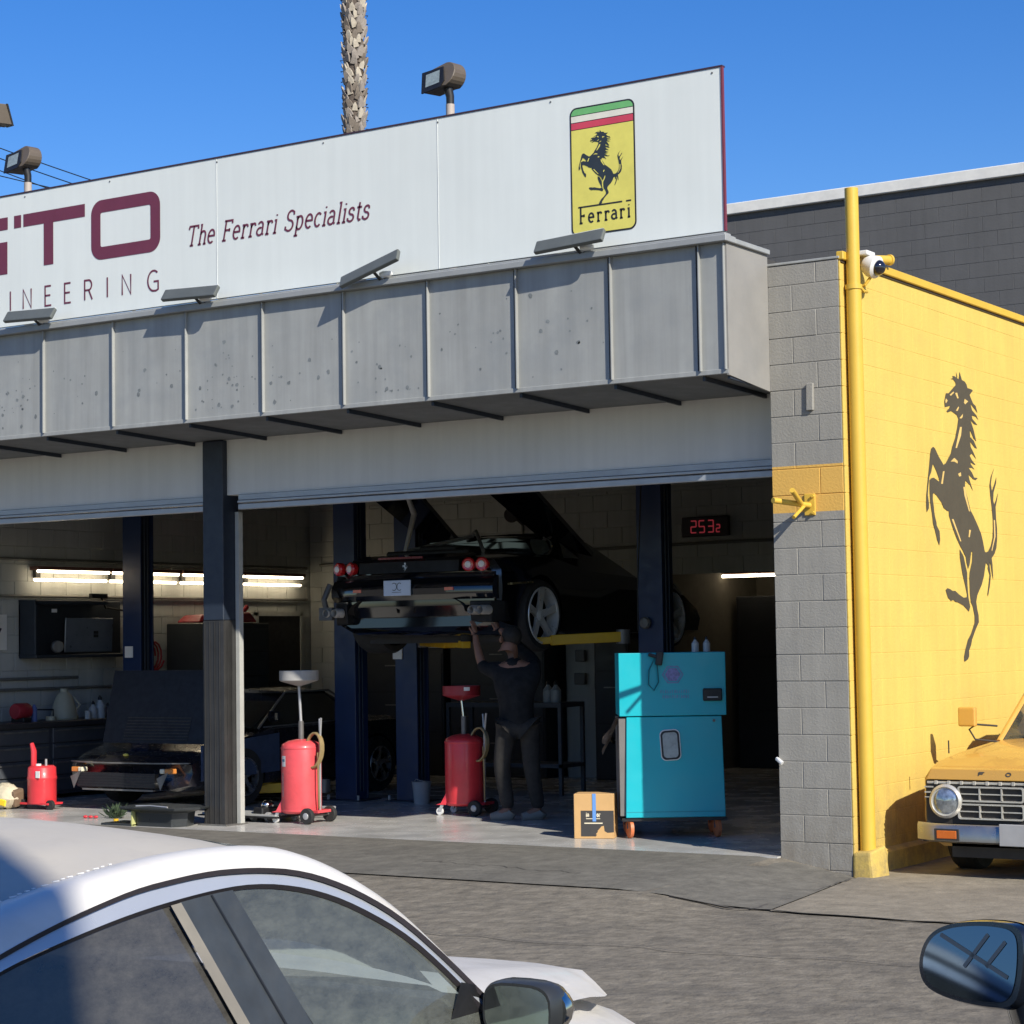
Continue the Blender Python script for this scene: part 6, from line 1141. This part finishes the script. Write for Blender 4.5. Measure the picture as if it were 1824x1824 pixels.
# floor items
t = thing("red_jerry_tank", "bright red fluid tank on wheels on the floor left of the classic car", "fluid tank", (-9.66, 1.15, 0.09))
MB().lathe([(0.145, 0.06), (0.15, 0.08), (0.15, 0.30), (0.155, 0.31), (0.155, 0.33), (0.15, 0.34), (0.145, 0.43), (0.12, 0.45)], n=28).build("tank", RED, t, smooth=True, sharp=50)
MB().tube([(-0.10, -0.02, 0.44), (-0.10, -0.02, 0.60), (-0.13, -0.02, 0.68)], [0.03, 0.03, 0.02], 10).build("spout", RED, t, smooth=True); MB().lathe([(0.03, 0.44), (0.03, 0.47)], (0, -0.05, 0), n=12).build("filler_cap", WHITE, t, smooth=True); MB().tube([(0.08, -0.02, 0.44), (0.08, -0.02, 0.52)], 0.012, 8).build("valve", GALV, t)
MB().lathe([(0.05, -0.02), (0.05, 0.02)], (-0.20, -0.08, 0.05), (0, 1, 0), 18).build("wheel", RUB, t, smooth=True); MB().lathe([(0.05, -0.02), (0.05, 0.02)], (0.20, -0.08, 0.05), (0, 1, 0), 18).build("wheel", RUB, t, smooth=True); MB().box(-0.2, -0.12, 0.05, 0.2, 0.1, 0.07).build("base_plate", RED, t)
MB().box(0.06, -0.151, 0.33, 0.11, -0.14, 0.40).build("label", WHITE, t); t.name = "red_fluid_tank"
t = thing("floor_bag", "cream and brown cloth bag with a yellow patch at the left edge", "bag", (-10.05, 1.0, 0.09)); mb = MB(); mb.sphere((0, 0, 0.13), 0.17, (1.15, .8, .8), 20)
for v in mb.b.verts: v.co += Vector((random.uniform(-.012, .012), random.uniform(-.012, .012), random.uniform(-.012, .012)))
mb.build("bag_body", mat("bag_cream", (0.55, 0.48, 0.34), 0.8, var=0.2), t, smooth=True); MB().obb((0.13, 0.03, 0.12), (0.12, 0.16, 0.18), (0.2, 0.1, 0)).build("brown_pouch", mat("pouch_brown", (0.15, 0.10, 0.06), 0.8), t, bevel=0.03, seg=2); MB().obb((0.06, -0.125, 0.08), (0.16, 0.02, 0.07), (0, 0.2, 0.1)).build("yellow_patch", mat("patch_yellow", (0.8, 0.55, 0.02), 0.6), t, bevel=0.01)
MB().tube([(-0.02, -0.14, 0.13), (0.02, -0.2, 0.12), (0.01, -0.2, 0.02), (-0.05, -0.22, 0.01)], 0.008, 6).build("cord", BLK, t, smooth=True); t.name = "cloth_bag"
t = thing("drain_pan", "wide black oil drain pan on the floor left of the steel column", "drain pan", (-7.0, 0.13, 0.09))
pn = [(-.38, -.22), (.30, -.22), (.42, 0.0), (.34, .24), (-.3, .26), (-.42, .05)]
MB().rings([[(a * .62, b * .62, 0) for a, b in pn], [(a * .66, b * .66, 0.13) for a, b in pn], [(a, b, 0.16) for a, b in pn], [(a * 1.02, b * 1.02, 0.185) for a, b in pn], [(a * .97, b * .97, 0.18) for a, b in pn], [(a * .62, b * .62, 0.14) for a, b in pn]]).build("pan", mat("pan_black", (0.03, 0.034, 0.036), 0.35), t, bevel=0.006, seg=2)
MB().tube([(0.2, -0.2, 0.19), (-0.05, -0.16, 0.195), (-0.2, -0.19, 0.19)], 0.008, 6).build("handle", GALV, t, smooth=True)
t = thing("oily_tray", "flat black tray on the floor beside the drain pan", "tray", (-7.4, 0.1, 0.09)); MB().box(-0.26, -0.15, 0, 0.14, 0.17, 0.02).build("tray_base", MC["pan_black"], t, bevel=0.004); MB().box(0.125, -0.15, 0.0, 0.14, 0.17, 0.14).build("yellow_edge", mat("edge_yellow", (0.5, 0.5, 0.2), 0.6), t)
t = thing("creeper_board", "low mechanic's creeper board on the floor beside the steel column", "creeper", (-6.75, 0.75, 0.09)); 
for k in range(4): MB().box(-0.35, 0.0 + k * 0.09, 0.06, 0.55, 0.06 + k * 0.09, 0.075).build("slat", mat("slat_pale", (0.4, 0.4, 0.38), 0.5), t)
MB().box(-0.38, -0.03, 0.045, 0.58, 0.37, 0.058).build("frame", BLK, t)
t = thing("floor_jack", "polished trolley jack behind the foot of the steel column", "jack", (-6.45, 1.0, 0.09)); MB().box(-0.06, -0.2, 0.04, 0.06, 0.35, 0.13).build("frame", BLK, t, bevel=0.01)
for s_ in (-1, 1):
    MB().lathe([(0.045, -0.015), (0.045, 0.015)], (s_ * 0.09, -0.15, 0.045), (1, 0, 0), 16).build("wheel", GALV, t, smooth=True); MB().lathe([(0.04, -0.015), (0.04, 0.015)], (s_ * 0.09, 0.28, 0.04), (1, 0, 0), 16).build("wheel", GALV, t, smooth=True)
MB().sphere((0.0, -0.05, 0.15), 0.06, (1, 1.3, .8)).build("pump_housing", CHROME, t, smooth=True); MB().tube([(0, 0.3, 0.1), (0.5, 0.35, 0.11)], 0.014, 8).build("handle", GALV, t, smooth=True)
t = thing("leafy_cloth", "dark green rag lying by the black classic car", "rag", (-8.05, 0.55, 0.09)); mb = MB(); random.seed(8)
for k in range(60):
    a = random.uniform(0, 2 * PI); d = Vector((math.cos(a) * .12, math.sin(a) * .08, random.uniform(.03, .16))); p = Vector((random.uniform(-.06, .06), random.uniform(-.05, .05), 0.0)); mb.face([p, p + d * .6 + Vector((.015, 0, 0)), p + d, p + d * .6 - Vector((.015, 0, 0))])
mb.build("fibres", mat("rag_green", (0.06, 0.09, 0.04), 0.9, var=0.4), t); t.name = "green_rag"
t = thing("red_gloves", "pair of small red clips on the floor in front of the classic car", "clip", (-8.35, 0.45, 0.09))
for k in range(3): MB().sphere((k * 0.06, 0.01 * k, 0.015), 0.02, (1.4, 1, .7)).build("clip_piece", RED, t, smooth=True)
t.name = "red_clips"
t = thing("yellow_cap", "small yellow cap on the floor near the drain pan", "cap", (-7.75, 0.25, 0.09)); MB().lathe([(0.025, 0), (0.025, 0.03)], n=14).build("cap_body", LYEL, t, smooth=True)
t = thing("white_bucket", "small dim white bucket on the floor at the base of the lift posts", "bucket", (-6.25, 3.2, 0.09)); MB().lathe([(0.08, 0), (0.1, 0.22), (0.105, 0.23)], n=20).build("bucket_body", mat("bucket_white", (0.35, 0.36, 0.36), 0.5), t, smooth=True); MB().tube([(0.1, 0, .22), (0, -0.1, .26), (-0.1, 0, .22)], 0.005, 6).build("handle", GALV, t)
# bench clutter and wall tools
random.seed(31)
CL = [("spray_can", "spray can", (0.3, 0.05, 0.04)), ("spray_can", "spray can", (0.08, 0.12, 0.3)), ("tape_roll", "tape", (0.45, 0.42, 0.3)), ("parts_bin", "bin", (0.05, 0.09, 0.25)), ("parts_bin", "bin", (0.4, 0.1, 0.05)), ("mug", "mug", (0.5, 0.5, 0.48)), ("folded_rag", "rag", (0.3, 0.06, 0.05))]
WH = ["dark red spray can at the near end of the left workbench", "blue spray can on the left workbench near the grinder", "pale tape roll lying on the left workbench", "blue parts bin on the left workbench behind the raised lid", "orange parts bin on the left workbench beyond the bottles", "white mug on the left workbench edge", "folded red rag on the left workbench"]
for k, ((nm, ct, c_), y_) in enumerate(zip(CL, (1.62, 2.12, 2.42, 3.5, 3.75, 2.9, 3.38))):
    t = thing(nm, WH[k], ct, (-10.75 + random.uniform(-.1, .1), y_, 0.95), random.uniform(-.5, .5)); m_ = mat("clutter_%d" % k, c_, 0.5)
    if nm in ("spray_can", "mug"): MB().lathe([(0.034, 0), (0.034, 0.15 if nm != "mug" else 0.09), (0.02, 0.17 if nm != "mug" else 0.09), (0.012, 0.19 if nm != "mug" else 0.088)], n=16).build("body", m_, t, smooth=True)
    elif nm == "tape_roll": MB().lathe([(0.03, 0), (0.055, 0), (0.055, 0.045), (0.03, 0.045)], n=20, caps=False).build("roll", m_, t, smooth=True)
    elif nm == "parts_bin": MB().rings([[(-.07, -.1, 0), (.07, -.1, 0), (.07, .1, 0), (-.07, .1, 0)], [(-.09, -.12, .1), (.09, -.12, .1), (.09, .12, .1), (-.09, .12, .1)]]).build("bin_body", m_, t, bevel=.004)
    else: MB().obb((0, 0, 0.02), (0.16, 0.22, 0.035), (0, 0, 0.3)).obb((0.02, 0.02, 0.045), (0.12, 0.16, 0.025), (0.05, 0, -0.2)).build("cloth", m_, t, bevel=0.01, seg=2)
for k, (y_, z_, l_, lb_) in enumerate(((1.7, 2.15, 0.5, "coiled black air hose hanging on the left wall at the far left"), (4.35, 1.75, 0.4, "coiled red hose hanging on the left wall beyond the laptop cabinet"))):
    t = thing("hose_coil", lb_, "hose", (-11.17, y_, z_)); MB().tube([(0.03 + 0.004 * j, math.cos(j * .5) * .14, math.sin(j * .5) * .17 - 0.1) for j in range(38)], 0.012, 6).build("hose", BLK if k == 0 else DRED, t, smooth=True); MB().box(0, -0.02, 0.02, 0.09, 0.02, 0.05).build("hook", STEEL, t)
t = thing("wall_notice", "white paper notice pinned on the left wall", "notice", (-11.185, 1.95, 1.95)); MB().box(0, -0.15, -0.2, 0.004, 0.15, 0.2).build("paper", WHITE, t)
# ================================================================ person under the car
pe = thing("person", "person in dark clothes and grey trousers working under the raised car", "person", (-4.22, 1.92, 0.09), 0.0)
def skin(name, verts, edges, radii, m, parent, root=0, sub=2):
    me = bpy.data.meshes.new(name); me.from_pydata(verts, edges, []); o = bpy.data.objects.new(name, me); COL.objects.link(o); o.parent = parent
    me.materials.append(m)
    md = o.modifiers.new("skin", 'SKIN'); md.use_smooth_shade = True
    for i, r in enumerate(radii):
        v = me.skin_vertices[0].data[i]; v.radius = r if isinstance(r, tuple) else (r, r); v.use_root = (i == root)
    s_ = o.modifiers.new("sub", 'SUBSURF'); s_.levels = sub; s_.render_levels = sub
    return o
SKIN = mat("skin", (0.22, 0.11, 0.07), 0.6); SHIRT = mat("shirt_dark", (0.003, 0.004, 0.006), 0.9, var=0.3, bump=0.3, bscale=20); TROU = mat("trousers_grey", (0.022, 0.020, 0.018), 0.9, var=0.35, scale=9, bump=0.5, bscale=14)
# body facing -x/+y, both arms up at the sill; local coordinates
V = [(0, 0, 0.93), (0.01, -0.02, 1.12), (0.0, -0.03, 1.30), (-0.01, -0.03, 1.42), (-0.03, -0.03, 1.50), (-0.05, -0.04, 1.60), (-0.06, -0.05, 1.70),
     (-0.17, -0.09, 1.40), (-0.30, -0.12, 1.42), (-0.36, -0.10, 1.54), (-0.42, -0.06, 1.68), (-0.44, -0.04, 1.74),
     (0.16, 0.06, 1.40), (0.02, 0.26, 1.48), (-0.22, 0.26, 1.66), (-0.34, 0.22, 1.80),
     (-0.09, -0.05, 0.86), (-0.14, -0.08, 0.50), (-0.10, -0.03, 0.10), (-0.18, -0.10, 0.04), (0.10, 0.05, 0.86), (0.12, 0.04, 0.48), (0.14, 0.12, 0.10), (0.06, 0.02, 0.04)]
E_ = [(0, 1), (1, 2), (2, 3), (3, 4), (4, 5), (5, 6), (3, 7), (7, 8), (8, 9), (9, 10), (10, 11), (3, 12), (12, 13), (13, 14), (14, 15), (0, 16), (16, 17), (17, 18), (18, 19), (0, 20), (20, 21), (21, 22), (22, 23)]
Rr = [(.12, .10), (.12, .10), (.12, .10), (.10, .08), .055, .085, .075, .075, .05, .043, .032, .03, .075, .05, .042, .03, .095, .066, .045, .04, .095, .066, .045, .04]
skin("body", V, E_, Rr, SKIN, pe)
skin("shirt", [(0, 0, 0.80), (0, -0.02, 0.98), (0, -0.03, 1.16), (-0.01, -0.03, 1.41), V[7], V[8], (-0.335, -0.11, 1.49), V[12], V[13], (-0.30, 0.24, 1.74)], [(0, 1), (1, 2), (2, 3), (3, 4), (4, 5), (5, 6), (3, 7), (7, 8), (8, 9)], [(.19, .16), (.19, .15), (.175, .14), (.165, .13), .09, .068, .06, .09, .068, .06], SHIRT, pe)
skin("shirt_collar", [(-0.01, -0.03, 1.40), (-0.03, -0.03, 1.53)], [(0, 1)], [.13, .085], SHIRT, pe)
skin("trousers", [(0, 0, 0.96), V[16], V[17], (-0.10, -0.03, 0.09), V[20], V[21], (0.14, 0.12, 0.09)], [(0, 1), (1, 2), (2, 3), (0, 4), (4, 5), (5, 6)], [(.17, .14), .115, .085, .068, .115, .085, .068], TROU, pe)
for a, b in (((-0.10, -0.02, 0.05), (-0.24, -0.13, 0.03)), ((0.14, 0.13, 0.05), (0.03, 0.0, 0.03))):
    m_ = MB().tube([(a[0] + .02, a[1] + .01, a[2] + .03), a, tuple((Vector(a) + Vector(b)) / 2), b], [0.058, 0.062, 0.055, 0.036], 12); m_.build("shoe", mat("shoe_grey", (0.2, 0.19, 0.17), 0.7), pe, smooth=True)
m_ = MB().sphere((-0.04, -0.02, 1.72), 0.098, (1, 1, 1.05), 16); m_.build("hair", mat("hair", (0.015, 0.012, 0.01), 0.8), pe, smooth=True)
fd = Vector((-0.75, 0.35, 0.55)).normalized(); hc = Vector((-0.06, -0.045, 1.69)); sd_ = fd.cross(Vector((0, 0, 1))).normalized(); upv = sd_.cross(fd)
MB().rings([[hc + fd * .075 + upv * .02 + sd_ * .008, hc + fd * .075 + upv * .02 - sd_ * .008, hc + fd * .08 + upv * .0], [hc + fd * .105 - upv * .022 + sd_ * .015, hc + fd * .105 - upv * .022 - sd_ * .015, hc + fd * .085 - upv * .03]]).build("nose", SKIN, pe, smooth=True)
for q in (-1, 1):
    MB().sphere(hc + sd_ * q * .082, 0.028, (.5, 1, 1.2), 8).build("ear", SKIN, pe, smooth=True); MB().sphere(hc + fd * .076 + sd_ * q * .03 + upv * .015, 0.011, (1, 1, .7), 8).build("eye", BLK, pe, smooth=True)
MB().sphere(hc + fd * .078 - upv * .05, 0.02, (1, 1, .35), 8).build("mouth", mat("lips", (0.3, 0.12, 0.1), 0.5), pe, smooth=True)
for hx_, hy_, hz_ in ((-0.445, -0.035, 1.76), (-0.355, 0.21, 1.80)):
    vs = [(hx_, hy_, hz_ - 0.03), (hx_ - 0.01, hy_, hz_ + 0.03)]; es = [(0, 1)]; rr_ = [.026, .03]
    for k in range(4):
        a = (k - 1.5) * 0.019; n0 = len(vs); L_ = (0.07, 0.08, 0.076, 0.06)[k]
        vs += [(hx_ - 0.012, hy_ + a, hz_ + 0.055), (hx_ - 0.02, hy_ + a * 1.1, hz_ + 0.055 + L_ * .5), (hx_ - 0.04, hy_ + a * 1.1, hz_ + 0.05 + L_ * .8)]; es += [(1, n0), (n0, n0 + 1), (n0 + 1, n0 + 2)]; rr_ += [.010, .009, .0075]
    n0 = len(vs); vs += [(hx_ - 0.02, hy_ - 0.035, hz_ + 0.02), (hx_ - 0.035, hy_ - 0.05, hz_ + 0.05)]; es += [(0, n0), (n0, n0 + 1)]; rr_ += [.011, .009]
    skin("hand", vs, es, rr_, SKIN, pe, 0, 1)
